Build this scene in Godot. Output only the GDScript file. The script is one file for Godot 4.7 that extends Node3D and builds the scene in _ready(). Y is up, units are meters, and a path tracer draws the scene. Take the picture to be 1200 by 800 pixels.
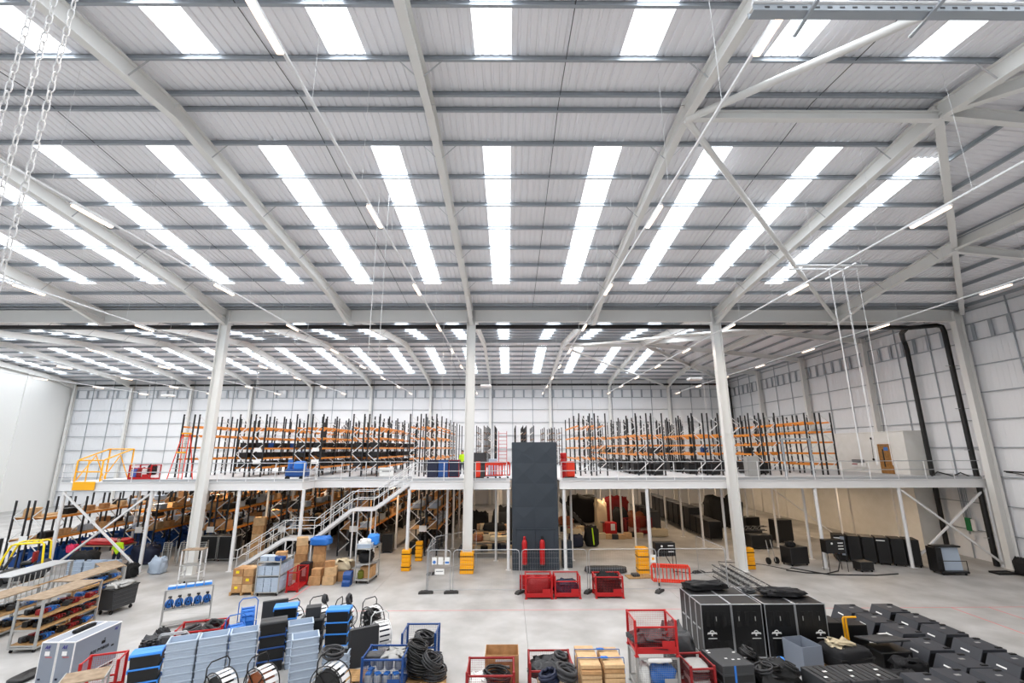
extends Node3D
# A bright steel-framed rental warehouse: two roof naves, a white mezzanine with pallet racks, stock on the floor.

# ---------------------------------------------------------------- shared data
var M := {}
var names := {}
var cache := {}
var rng := RandomNumberGenerator.new()

const ZR1 := -12.3      # ridge of the near nave
const ZR2 := -45.3      # ridge of the far nave
const HALF := 16.5      # ridge to valley
const YR := 17.75       # underside of the sheets at the ridge
const T6 := 0.10510     # roof pitch
const XL := -58.4
const XR := 30.1
const XAP := 13.6       # where the ridges end and the hips begin
const DECK := 5.05
const ORD := ["first", "second", "third", "fourth", "fifth", "sixth", "seventh", "eighth", "ninth", "tenth", "eleventh", "twelfth", "thirteenth", "fourteenth"]

# ---------------------------------------------------------------- mesh builder
class MB:
	var st := SurfaceTool.new()
	func _init():
		st.begin(Mesh.PRIMITIVE_TRIANGLES)
		st.set_smooth_group(-1)
	func tri(a: Vector3, b: Vector3, c: Vector3):
		st.add_vertex(a); st.add_vertex(c); st.add_vertex(b)
	func quad(a: Vector3, b: Vector3, c: Vector3, d: Vector3):
		tri(a, b, c); tri(a, c, d)
	func flat():
		st.set_smooth_group(-1)
	func smooth():
		st.set_smooth_group(1)
	func box(c: Vector3, s: Vector3, b := Basis()):
		flat()
		var p := []
		for i in 8:
			p.append(c + b * Vector3((s.x if i & 1 else -s.x) * .5, (s.y if i & 2 else -s.y) * .5, (s.z if i & 4 else -s.z) * .5))
		quad(p[4], p[5], p[7], p[6]); quad(p[1], p[0], p[2], p[3])
		quad(p[5], p[1], p[3], p[7]); quad(p[0], p[4], p[6], p[2])
		quad(p[6], p[7], p[3], p[2]); quad(p[0], p[1], p[5], p[4])
		return self
	func cbox(c: Vector3, s: Vector3, k: float, b := Basis()):
		# box with chamfered edges
		flat()
		var h := s * .5
		k = minf(k, minf(h.x, minf(h.y, h.z)) * .9)
		var v := func(x, y, z): return c + b * Vector3(x, y, z)
		for ax in 3:
			for sg in [-1.0, 1.0]:
				var u := (ax + 1) % 3
				var w := (ax + 2) % 3
				var f := []
				for q in [[-1, -1], [1, -1], [1, 1], [-1, 1]]:
					var p := Vector3.ZERO
					p[ax] = sg * h[ax]; p[u] = q[0] * (h[u] - k); p[w] = q[1] * (h[w] - k)
					f.append(v.call(p.x, p.y, p.z))
				if sg > 0: quad(f[0], f[1], f[2], f[3])
				else: quad(f[3], f[2], f[1], f[0])
		for ax in 3:
			var u := (ax + 1) % 3
			var w := (ax + 2) % 3
			for su in [-1.0, 1.0]:
				for sw in [-1.0, 1.0]:
					var f := []
					for e in [[-1.0, 0], [1.0, 0], [1.0, 1], [-1.0, 1]]:
						var p := Vector3.ZERO
						p[ax] = e[0] * (h[ax] - k)
						p[u] = su * (h[u] - (k if e[1] else 0.0)); p[w] = sw * (h[w] - (0.0 if e[1] else k))
						f.append(v.call(p.x, p.y, p.z))
					if su * sw > 0: quad(f[0], f[1], f[2], f[3])
					else: quad(f[3], f[2], f[1], f[0])
		for i in 8:
			var sx := 1.0 if i & 1 else -1.0
			var sy := 1.0 if i & 2 else -1.0
			var sz := 1.0 if i & 4 else -1.0
			var a = v.call(sx * h.x, sy * (h.y - k), sz * (h.z - k))
			var d = v.call(sx * (h.x - k), sy * h.y, sz * (h.z - k))
			var e = v.call(sx * (h.x - k), sy * (h.y - k), sz * h.z)
			if sx * sy * sz > 0: tri(a, d, e)
			else: tri(a, e, d)
		return self
	func bar(p: Vector3, q: Vector3, w: float, h: float, up := Vector3.UP):
		# rectangular bar from p to q, w across, h along up
		var z := (q - p).normalized()
		if absf(z.dot(up)) > .98: up = Vector3.RIGHT
		var x := up.cross(z).normalized()
		var y := z.cross(x)
		box((p + q) * .5, Vector3(w, h, p.distance_to(q)), Basis(x, y, z))
		return self
	func tube(p: Vector3, q: Vector3, r: float, n := 8, r2 := -1.0, caps := true):
		if r2 < 0: r2 = r
		var z := (q - p).normalized()
		var up := Vector3.UP if absf(z.y) < .9 else Vector3.RIGHT
		var x := up.cross(z).normalized()
		var y := z.cross(x)
		for i in n:
			var a := TAU * i / n
			var b := TAU * (i + 1) / n
			var da := x * cos(a) + y * sin(a)
			var db := x * cos(b) + y * sin(b)
			smooth()
			quad(p + da * r, p + db * r, q + db * r2, q + da * r2)
			if caps:
				flat()
				tri(p, p + db * r, p + da * r); tri(q, q + da * r2, q + db * r2)
		return self
	func path(pts: Array, r: float, n := 6, closed := false):
		var m := pts.size()
		var rings := []
		var up := Vector3(.31, .83, .47)
		for i in m:
			var a: Vector3 = pts[(i - 1 + m) % m] if closed or i > 0 else pts[i]
			var b: Vector3 = pts[(i + 1) % m] if closed or i < m - 1 else pts[i]
			var z := (b - a).normalized()
			var x := up.cross(z)
			if x.length() < .05: x = Vector3.RIGHT.cross(z)
			x = x.normalized()
			up = z.cross(x)
			var ring := []
			for k in n:
				var t := TAU * k / n
				ring.append(pts[i] + (x * cos(t) + up * sin(t)) * r)
			rings.append(ring)
		smooth()
		for i in (m if closed else m - 1):
			var a: Array = rings[i]
			var b: Array = rings[(i + 1) % m]
			for k in n:
				quad(a[k], a[(k + 1) % n], b[(k + 1) % n], b[k])
		if not closed:
			flat()
			for k in n:
				tri(pts[0], rings[0][(k + 1) % n], rings[0][k])
				tri(pts[m - 1], rings[m - 1][k], rings[m - 1][(k + 1) % n])
		return self
	func lathe(prof: Array, n := 12, c := Vector3.ZERO, b := Basis()):
		for j in prof.size() - 1:
			var p: Vector2 = prof[j]
			var q: Vector2 = prof[j + 1]
			smooth()
			for i in n:
				var t := TAU * i / n
				var u := TAU * (i + 1) / n
				var a0 := c + b * Vector3(p.x * cos(t), p.y, p.x * sin(t))
				var a1 := c + b * Vector3(p.x * cos(u), p.y, p.x * sin(u))
				var b0 := c + b * Vector3(q.x * cos(t), q.y, q.x * sin(t))
				var b1 := c + b * Vector3(q.x * cos(u), q.y, q.x * sin(u))
				if p.x < 1e-4: tri(a0, b0, b1)
				elif q.x < 1e-4: tri(a0, b0, a1)
				else: quad(a0, b0, b1, a1)
		return self
	func prism(poly: PackedVector2Array, z0: float, z1: float, xf := Transform3D()):
		# polygon in x,y pushed along z
		flat()
		if Geometry2D.is_polygon_clockwise(poly): poly.reverse()
		var t := Geometry2D.triangulate_polygon(poly)
		for i in range(0, t.size(), 3):
			var a := poly[t[i]]; var b := poly[t[i + 1]]; var c := poly[t[i + 2]]
			if (b - a).cross(c - a) < 0:
				var h := b; b = c; c = h
			tri(xf * Vector3(a.x, a.y, z1), xf * Vector3(b.x, b.y, z1), xf * Vector3(c.x, c.y, z1))
			tri(xf * Vector3(a.x, a.y, z0), xf * Vector3(c.x, c.y, z0), xf * Vector3(b.x, b.y, z0))
		for i in poly.size():
			var a := poly[i]; var b := poly[(i + 1) % poly.size()]
			quad(xf * Vector3(a.x, a.y, z0), xf * Vector3(b.x, b.y, z0), xf * Vector3(b.x, b.y, z1), xf * Vector3(a.x, a.y, z1))
		return self
	func ibeam(p: Vector3, q: Vector3, depth: float, wide: float, up := Vector3.UP, tf := .022, tw := .014):
		# I section from p to q, centred on the line
		var z := (q - p).normalized()
		if absf(z.dot(up)) > .98: up = Vector3.RIGHT
		var x := up.cross(z).normalized()
		var y := z.cross(x)
		var L := p.distance_to(q)
		var c := (p + q) * .5
		var b := Basis(x, y, z)
		box(c + y * (depth - tf) * .5, Vector3(wide, tf, L), b)
		box(c - y * (depth - tf) * .5, Vector3(wide, tf, L), b)
		box(c, Vector3(tw, depth - 2 * tf, L), b)
		return self
	func done() -> ArrayMesh:
		st.generate_normals()
		return st.commit()

# ---------------------------------------------------------------- helpers
func numbered(called: String) -> String:
	if not names.has(called):
		names[called] = 0
		return called
	names[called] += 1
	return "%s_%03d" % [called, names[called]]

func obj(called: String, mesh: Mesh, m: Material, parent: Node = null, xf := Transform3D()) -> MeshInstance3D:
	var o := MeshInstance3D.new()
	o.mesh = mesh
	o.material_override = m
	o.transform = xf
	if parent == null:
		o.name = numbered(called); add_child(o)
	else:
		o.name = called; parent.add_child(o, true)
	return o

func tag(o: Node, label: String, category := "", group := "", kind := ""):
	o.set_meta("label", label)
	if category: o.set_meta("category", category)
	if group: o.set_meta("group", group)
	if kind: o.set_meta("kind", kind)
	return o

func base(called: String, at := Vector3.ZERO, turn := 0.0) -> Node3D:
	var o := Node3D.new()
	o.name = numbered(called); add_child(o)
	o.position = at; o.rotation.y = turn
	return o

func thing(called: String, label: String, category: String, at := Vector3.ZERO, turn := 0.0, group := "") -> Node3D:
	return tag(base(called, at, turn), label, category, group)

func copy(src: Node3D, at: Vector3, turn: float, label := "", group := "") -> Node3D:
	var o: Node3D = src.duplicate()
	o.name = numbered(str(src.name).rstrip("0123456789").trim_suffix("_")); add_child(o)
	o.position = at; o.rotation.y = turn
	if label: o.set_meta("label", label)
	if group: o.set_meta("group", group)
	return o

func T(at: Vector3, turn := 0.0) -> Transform3D:
	return Transform3D(Basis(Vector3.UP, turn), at)

func kept(key: String, make: Callable) -> Mesh:
	if not cache.has(key): cache[key] = make.call()
	return cache[key]

func box_mesh(s: Vector3, k := .012) -> Mesh:
	return kept("b%s%s" % [s, k], func(): return MB.new().cbox(Vector3.ZERO, s, k).done() if k > 0 else MB.new().box(Vector3.ZERO, s).done())

func part(called: String, c: Vector3, s: Vector3, m: Material, parent: Node, k := .008, b := Basis()) -> MeshInstance3D:
	return obj(called, box_mesh(s, k), m, parent, Transform3D(b, c))

func rod(called: String, p: Vector3, q: Vector3, r: float, m: Material, parent: Node, n := 8) -> MeshInstance3D:
	# shared by length
	var L := snappedf(p.distance_to(q), .001)
	var me := kept("r%s_%s_%s" % [L, r, n], func(): return MB.new().tube(Vector3(0, 0, -L / 2), Vector3(0, 0, L / 2), r, n).done())
	var z := (q - p).normalized()
	var up := Vector3.UP if absf(z.y) < .95 else Vector3.RIGHT
	var x := up.cross(z).normalized()
	return obj(called, me, m, parent, Transform3D(Basis(x, z.cross(x), z), (p + q) * .5))

func strut(called: String, p: Vector3, q: Vector3, w: float, h: float, m: Material, parent: Node, up := Vector3.UP) -> MeshInstance3D:
	var L := snappedf(p.distance_to(q), .001)
	var z := (q - p).normalized()
	if absf(z.dot(up)) > .95: up = Vector3.RIGHT
	var x := up.cross(z).normalized()
	return obj(called, box_mesh(Vector3(w, h, L), minf(w, h) * .12), m, parent, Transform3D(Basis(x, z.cross(x), z), (p + q) * .5))

func mat(key: String, c: Color, rough := .6, metal := 0.0) -> StandardMaterial3D:
	if not M.has(key):
		var m := StandardMaterial3D.new()
		m.albedo_color = c; m.roughness = rough; m.metallic = metal
		m.resource_name = key
		M[key] = m
	return M[key]

func noise_tex(seed_: int, freq: float, ramp: Array, size := 512, octaves := 4, kind := FastNoiseLite.TYPE_SIMPLEX_SMOOTH) -> ImageTexture:
	# a seamless patch of mottling, from the ramp's dark to its light
	var n := FastNoiseLite.new()
	n.seed = seed_; n.frequency = freq; n.noise_type = kind
	n.fractal_octaves = octaves
	var im := n.get_seamless_image(size, size)
	im.convert(Image.FORMAT_RGB8)
	for y in size:
		for x in size:
			var v: float = im.get_pixel(x, y).r
			im.set_pixel(x, y, ramp[0].lerp(ramp[1], v))
	im.generate_mipmaps()
	return ImageTexture.create_from_image(im)

func tri_mat(key: String, c: Color, tex: Texture2D, scale: float, rough := .7, metal := 0.0, world := false) -> StandardMaterial3D:
	var m := mat(key, c, rough, metal)
	m.albedo_texture = tex
	m.uv1_triplanar = true
	m.uv1_world_triplanar = world
	m.uv1_scale = Vector3.ONE * scale
	return m

func roof_y(z: float, x := 0.0) -> float:
	var zr := ZR1 if z > -28.8 else ZR2
	var d := absf(z - zr)
	if x > XAP: d = maxf(d, x - XAP)
	return YR - T6 * d

# ---------------------------------------------------------------- materials
func make_materials():
	mat("steel_white", Color(.895, .893, .88), .42)
	mat("sheet_white", Color(.945, .943, .955), .5)
	mat("panel_white", Color(.92, .925, .935), .55)
	mat("partition_white", Color(.92, .92, .91), .6)
	mat("mezz_white", Color(.89, .89, .89), .4)
	mat("galv", Color(.64, .665, .69), .45, .25)
	mat("galv_light", Color(.70, .71, .72), .4, .5)
	mat("pipe_black", Color(.055, .052, .05), .5)
	mat("wire_white", Color(.86, .86, .86), .5)
	mat("cap_black", Color(.04, .04, .042), .6)
	mat("rack_post", Color(.10, .105, .12), .5)
	mat("rack_beam", Color(.86, .53, .15), .45)
	mat("rack_brace", Color(.87, .87, .87), .45)
	mat("deck_steel", Color(.78, .79, .80), .55)
	mat("lift_grey", Color(.18, .215, .25), .5)
	mat("red_paint", Color(.72, .055, .07), .4)
	mat("red_dull", Color(.56, .06, .075), .5)
	mat("orange_plastic", Color(.90, .20, .07), .45)
	mat("yellow_plastic", Color(.98, .68, .02), .45)
	mat("yellow_paint", Color(.97, .86, .10), .4)
	mat("amber_paint", Color(.98, .70, .05), .4)
	mat("blue_plastic", Color(.14, .44, .78), .42)
	mat("blue_paint", Color(.04, .26, .52), .42)
	mat("blue_light", Color(.22, .56, .92), .45)
	mat("navy", Color(.05, .09, .20), .6)
	mat("black_plastic", Color(.05, .052, .056), .45)
	mat("black_case", Color(.055, .056, .062), .38)
	mat("black_cloth", Color(.062, .062, .07), .85)
	mat("black_cable", Color(.10, .10, .102), .5)
	mat("grey_cable", Color(.22, .22, .23), .55)
	mat("charcoal", Color(.20, .205, .215), .55)
	mat("speaker_coat", Color(.20, .21, .235), .5)
	mat("grille", Color(.025, .025, .027), .6)
	mat("crate_grey", Color(.70, .755, .82), .5)
	mat("case_grey", Color(.53, .56, .61), .4)
	mat("case_grey_dark", Color(.37, .385, .42), .4)
	mat("alu", Color(.74, .75, .76), .32, .75)
	mat("alu_dull", Color(.66, .66, .65), .5, .3)
	mat("white_paint", Color(.90, .90, .90), .45)
	mat("white_paper", Color(.93, .93, .92), .8)
	mat("rubber", Color(.05, .05, .05), .8)
	mat("concrete_foot", Color(.24, .235, .23), .9)
	mat("purple_ink", Color(.20, .17, .55), .6)
	mat("blue_ink", Color(.25, .47, .75), .6)
	mat("sign_green", Color(.05, .45, .25), .5)
	mat("hi_vis", Color(.78, .95, .10), .7)
	mat("skin", Color(.80, .60, .49), .6)
	mat("pink_cloth", Color(.86, .16, .36), .7)
	mat("cream_cloth", Color(.80, .74, .62), .9)
	mat("line_red", Color(.83, .52, .51), .6)
	mat("brown_rack", Color(.58, .44, .33), .6)
	mat("glass_blue", Color(.35, .50, .70), .2)
	mat("bronze", Color(.55, .30, .16), .5)
	var conc := noise_tex(3, .006, [Color(.80, .795, .785), Color(1, 1, 1)], 1024, 5)
	var fl := tri_mat("concrete", Color(.758, .755, .75), conc, .07, .6, 0.0, true)
	fl.roughness_texture = noise_tex(9, .01, [Color(.75, .75, .75), Color(1, 1, 1)], 512, 4)
	fl.roughness_texture_channel = BaseMaterial3D.TEXTURE_CHANNEL_RED
	tri_mat("card", Color(.80, .62, .43), noise_tex(5, .02, [Color(.86, .85, .83), Color(1, 1, 1)], 256), .8, .85)
	tri_mat("card_pale", Color(.86, .71, .53), noise_tex(6, .02, [Color(.85, .85, .84), Color(1, 1, 1)], 256), .8, .85)
	tri_mat("card_deep", Color(.73, .54, .36), noise_tex(7, .02, [Color(.84, .84, .83), Color(1, 1, 1)], 256), .8, .85)
	var grain := noise_tex(11, .012, [Color(.78, .76, .72), Color(1, 1, 1)], 512, 5)
	tri_mat("ply", Color(.66, .58, .49), grain, .5, .75)
	tri_mat("timber", Color(.78, .62, .42), grain, .7, .75)
	tri_mat("door_wood", Color(.70, .50, .25), grain, .6, .55)
	tri_mat("plaster", Color(.93, .925, .91), noise_tex(13, .02, [Color(.96, .96, .95), Color(1, 1, 1)], 256), .2, .8)
	tri_mat("canvas_black", Color(.085, .085, .10), noise_tex(15, .05, [Color(.7, .7, .7), Color(1, 1, 1)], 256), 1.5, .8)
	var day := mat("daylight_panel", Color(.9, .92, .93), .5)
	day.emission_enabled = true; day.emission = Color(.97, .985, 1.0); day.emission_energy_multiplier = 2.4
	var tube := mat("lamp_glow", Color(1, .95, .9), .5)
	tube.emission_enabled = true; tube.emission = Color(1.0, .86, .74); tube.emission_energy_multiplier = 2.4
	var ex := mat("exit_glow", Color(.1, .6, .35), .5)
	ex.emission_enabled = true; ex.emission = Color(.1, .75, .4); ex.emission_energy_multiplier = .7

# ---------------------------------------------------------------- scene
func _ready():
	rng.seed = 20240611
	# camera
	var cam := Camera3D.new()
	cam.name = "camera"; add_child(cam)
	cam.fov = 73.58
	cam.position = Vector3(0, 7.0, 0)
	cam.basis = Basis(Vector3.UP, deg_to_rad(-.5)) * Basis(Vector3.RIGHT, deg_to_rad(13.15)) * Basis(Vector3.BACK, deg_to_rad(-.19))
	cam.near = .05; cam.far = 300.0
	cam.current = true
	# sky and exposure
	var we := WorldEnvironment.new()
	we.name = "environment"; add_child(we)
	var e := Environment.new()
	var sky := Sky.new()
	var sm := ProceduralSkyMaterial.new()
	sm.sky_top_color = Color(.62, .72, .85); sm.sky_horizon_color = Color(.82, .86, .9)
	sm.ground_bottom_color = Color(.4, .4, .4); sm.ground_horizon_color = Color(.8, .84, .88)
	sky.sky_material = sm
	e.background_mode = Environment.BG_SKY
	e.sky = sky
	e.tonemap_mode = Environment.TONE_MAPPER_LINEAR
	e.tonemap_exposure = 1.08
	e.sdfgi_enabled = true; e.ssao_enabled = true; e.ssil_enabled = true
	we.environment = e
	make_materials()
	build_shell()
	build_lamps()
	build_mezzanine()
	build_racks()
	build_fixtures()
	build_front_left()
	build_front_middle()
	build_front_right()
	build_middle()
	build_stair_foot()
	build_under()
	build_deck_stock()

# ---------------------------------------------------------------- building shell
func sheet_mesh(w: float, ends: Callable, sign_: float, pitch := .25, deep := .036) -> ArrayMesh:
	# one profiled roof sheet: local x across, y up, z along the fall; ends.call(x) gives [start, stop] distances
	var mb := MB.new()
	var pts := []
	var n := int(round(w / pitch))
	for i in n:
		var o := i * pitch
		for q in [[0.0, 0.0], [.15, 0.0], [.17, deep], [.23, deep]]:
			pts.append(Vector2(o + q[0] * pitch / .25, q[1]))
	pts.append(Vector2(w, 0))
	for i in pts.size() - 1:
		var a: Vector2 = pts[i]
		var b: Vector2 = pts[i + 1]
		var ea: Array = ends.call(a.x)
		var eb: Array = ends.call(b.x)
		if ea[1] - ea[0] < .001 and eb[1] - eb[0] < .001: continue
		var v := [Vector3(a.x, a.y, sign_ * ea[0]), Vector3(a.x, a.y, sign_ * ea[1]), Vector3(b.x, b.y, sign_ * eb[1]), Vector3(b.x, b.y, sign_ * eb[0])]
		var up := Vector3(0, .09, 0)
		var t := []
		for p in v: t.append(Vector3(p.x, .09, p.z))
		if sign_ < 0:
			mb.quad(v[0], v[1], v[2], v[3]); mb.quad(t[3], t[2], t[1], t[0])
		else:
			mb.quad(v[3], v[2], v[1], v[0]); mb.quad(t[0], t[1], t[2], t[3])
	return mb.done()

func day_light(at: Transform3D, wide: float, long: float):
	# the daylight that a translucent roof sheet lets in, just under its face
	var l := AreaLight3D.new()
	l.name = numbered("rooflight_daylight")
	l.area_size = Vector2(wide, long)
	l.light_color = Color(.94, .97, 1.0)
	l.light_energy = DAY * wide * long / PI
	l.shadow_enabled = true
	l.area_range = 60.0
	add_child(l)
	l.transform = at
const DAY := 5.7

func roof_slope(called: String, zr: float, sg: float, lo := XL):
	# sg -1: falls away from the camera, +1: falls towards it
	var node := base(called)
	tag(node, "white profiled steel roof slope with rows of rooflights and purlins", "", "", "structure")
	var c := cos(atan(T6)); var s := sin(atan(T6))
	var b := Basis(Vector3.RIGHT, Vector3(0, c, sg * s), Vector3(0, -sg * s, c))
	var k := 1.0 / c
	var L := HALF * k
	var x := lo
	var i := 0
	while x < XR - .3:
		# rooflight centred on x = -0.4 + 4 n
		var off := fposmod(x + .9, 4.0)
		var is_light := off < .01 or off > 3.99
		var w := minf(1.0, XR - x)
		if x + w > XR - .05: w = XR - x
		var nxt := fposmod(-.9 - x, 4.0)
		if not is_light and nxt > .01 and nxt < w: w = nxt
		var xf := Transform3D(b, Vector3(x, YR, zr))
		var x0 := x
		var cut := func(q): return maxf(0.0, x0 + q - XAP) * k
		var clipped := x + w > XAP
		if is_light and x < 15.7:
			var a0 := 1.85 * k; var a1 := 13.0 * k
			a0 = maxf(a0, (x0 + w - XAP) * k + .1)
			obj("roof_sheet", sheet_mesh(w, func(q): return [minf(cut.call(q), a0), a0], sg), M.sheet_white, node, xf)
			obj("roof_sheet", kept("sl%s" % sg, func(): return sheet_mesh(1.0, func(q): return [13.0 * k, L], sg)), M.sheet_white, node, xf)
			obj("rooflight", sheet_mesh(w, func(q): return [a0, a1], sg, .25, .02), M.daylight_panel, node, xf)
			var mid := xf * Vector3(w / 2, -.07, sg * (a0 + a1) / 2)
			day_light(Transform3D(Basis(b.x, -b.z, b.y), mid), w, a1 - a0)
		elif clipped:
			obj("roof_sheet", sheet_mesh(w, func(q): return [minf(cut.call(q), L), L], sg), M.sheet_white, node, xf)
		else:
			var key := "s%.2f_%s" % [w, sg]
			obj("roof_sheet", kept(key, func(): return sheet_mesh(w, func(q): return [0.0, L], sg)), M.sheet_white, node, xf)
		x += w
		i += 1
	# purlins: galvanised zeds under the sheets
	var offs := [.33, 1.8, 3.55, 5.3, 7.05, 8.8, 10.55, 12.3, 14.05, 15.8]
	for o in offs:
		var far: float = (XAP + o) if o < 16.4 else XR
		far = minf(far, XR - .1)
		var y: float = YR - T6 * o
		var z: float = zr + sg * o
		var pl := far - lo
		var me := kept("zed%.2f" % pl, func(): return zed(pl))
		obj("purlin", me, M.galv, node, Transform3D(Basis(Vector3(0, 0, -1), Vector3.UP, Vector3.RIGHT), Vector3(lo, y - .1, z)))
	return node

func zed(L: float) -> ArrayMesh:
	var mb := MB.new()
	mb.box(Vector3(0, 0, L / 2), Vector3(.012, .2, L))
	mb.box(Vector3(.034, .094, L / 2), Vector3(.08, .012, L))
	mb.box(Vector3(-.034, -.094, L / 2), Vector3(.08, .012, L))
	mb.box(Vector3(-.07, -.085, L / 2), Vector3(.01, .03, L))
	return mb.done()

func hip_slope(called: String, zr: float):
	var node := base(called)
	tag(node, "hipped end slope of the roof falling to the right-hand wall", "", "", "structure")
	var c := cos(atan(T6)); var s := sin(atan(T6))
	var b := Basis(Vector3(0, 0, -1), Vector3(s, c, 0), Vector3(c, -s, 0))
	var L := HALF / c
	var z := zr + HALF
	while z > zr - HALF + .01:
		var z0 := z
		obj("roof_sheet", sheet_mesh(1.0, func(q): return [minf(absf(z0 - q - zr) / c, L), L], 1.0), M.sheet_white, node, Transform3D(b, Vector3(XAP, YR, z)))
		z -= 1.0
	for o in [1.0, 2.75, 4.5, 6.25, 8.0, 9.75, 11.5, 13.25, 15.0, 16.2]:
		var me := kept("zed%.2f" % (2 * o), func(): return zed(2 * o))
		obj("purlin", me, M.galv, node, Transform3D(Basis(), Vector3(XAP + o, YR - T6 * o - .1, zr - o)))
	return node

func rafter(x: float, zr: float, sg: float, from := 0.0, haunch := true, braces := true):
	# tapered I-section rafter from the ridge (or the hip) to the valley
	var node := base("trim_rafter")
	tag(node, "pale painted steel roof rafter with a deepened haunch at the valley", "", "", "structure")
	var p := Vector3(x, YR - .2 - T6 * from - .27, zr + sg * from)
	var q := Vector3(x, YR - .2 - T6 * HALF - .27, zr + sg * HALF)
	var mb := MB.new()
	mb.ibeam(p, q, .54, .24)
	obj("rafter_beam", mb.done(), M.steel_white, node)
	if haunch:
		var h := MB.new()
		var d := (q - p).normalized()
		var a := q - d * 3.4
		var up := Vector3(0, 1, 0)
		var a0 := a - up * .27; var q0 := q - up * .27; var q1 := q - up * .72
		# web wedge and bottom flange
		var wx := Vector3(.007, 0, 0)
		h.tri(a0 + wx, q0 + wx, q1 + wx); h.tri(a0 - wx, q1 - wx, q0 - wx)
		h.bar(a0, q1, .24, .022)
		obj("haunch", h.done(), M.steel_white, node)
	if braces:
		for o in [1.8, 5.3, 8.8, 12.3]:
			if o < from + .5: continue
			var y: float = YR - T6 * o
			var z: float = zr + sg * o
			for sx in [-1, 1]:
				strut("fly_brace", Vector3(x + sx * .1, y - .68, z), Vector3(x + sx * .62, y - .14, z), .05, .008, M.galv_light, node)
	return node

func wall_panels(node: Node, o: Vector3, u: Vector3, length: float, height: float, w: float, m: Material, nrm: Vector3):
	# vertical cladding panels with recessed joints, from o along u; nrm points into the room
	var n := int(round(length / w))
	var ww := length / n
	for i in n:
		var hh := height
		var key := "wp%.3f_%.3f" % [ww, hh]
		var me := kept(key, func():
			var mb := MB.new()
			mb.cbox(Vector3.ZERO, Vector3(ww - .02, hh, .08), .01)
			# shallow micro-ribs
			var r := int(ww / .33)
			for k in r:
				mb.box(Vector3(-ww / 2 + (k + .5) * ww / r, 0, .043), Vector3(.05, hh - .05, .008))
			return mb.done())
		var z := nrm
		obj("wall_panel", me, m, node, Transform3D(Basis(Vector3.UP.cross(z), Vector3.UP, z), o + u * (i + .5) * ww + Vector3.UP * hh / 2))

func girts(node: Node, o: Vector3, u: Vector3, length: float, nrm: Vector3, levels: Array):
	# upright cover strips on the panel joints
	var n := int(round(length / 2.7))
	for i in range(1, n):
		var q: Vector3 = o + nrm * .06 + u * (length * i / n)
		strut("joint_strip", q, q + Vector3.UP * 16.0, .075, .03, M.galv, node, nrm)
	for y in levels:
		var a: Vector3 = o + nrm * .12 + Vector3.UP * y
		strut("rail", a, a + u * length, .10, .05, M.galv, node)

func stubs(node: Node, o: Vector3, u: Vector3, length: float, nrm: Vector3, y0: float, y1: float, step: float):
	var me := kept("stub%.2f" % (y1 - y0), func(): return MB.new().cbox(Vector3.ZERO, Vector3(.22, y1 - y0, .06), .006).done())
	var n := int(length / step)
	for i in n:
		obj("rail_stub", me, M.galv, node, Transform3D(Basis(Vector3.UP.cross(nrm), Vector3.UP, nrm), o + nrm * .12 + u * (i + .5) * step + Vector3.UP * (y0 + y1) / 2))

func column(at: Vector3, h: float, depth := .55, wide := .32, along := Vector3.BACK, label := "") -> Node3D:
	var node := base("trim_column", at)
	tag(node, label if label else "pale painted steel I-section column of the building frame", "", "", "structure")
	var up := along
	var key := "col%.2f_%.2f_%s" % [h, depth, along]
	obj("column_shaft", kept(key, func(): return MB.new().ibeam(Vector3(0, .02, 0), Vector3(0, h, 0), depth, wide, along, .028, .018).done()), M.steel_white, node)
	part("base_plate", Vector3(0, .012, 0), Vector3(depth + .1, .024, depth + .1), M.steel_white, node)
	return node

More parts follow.
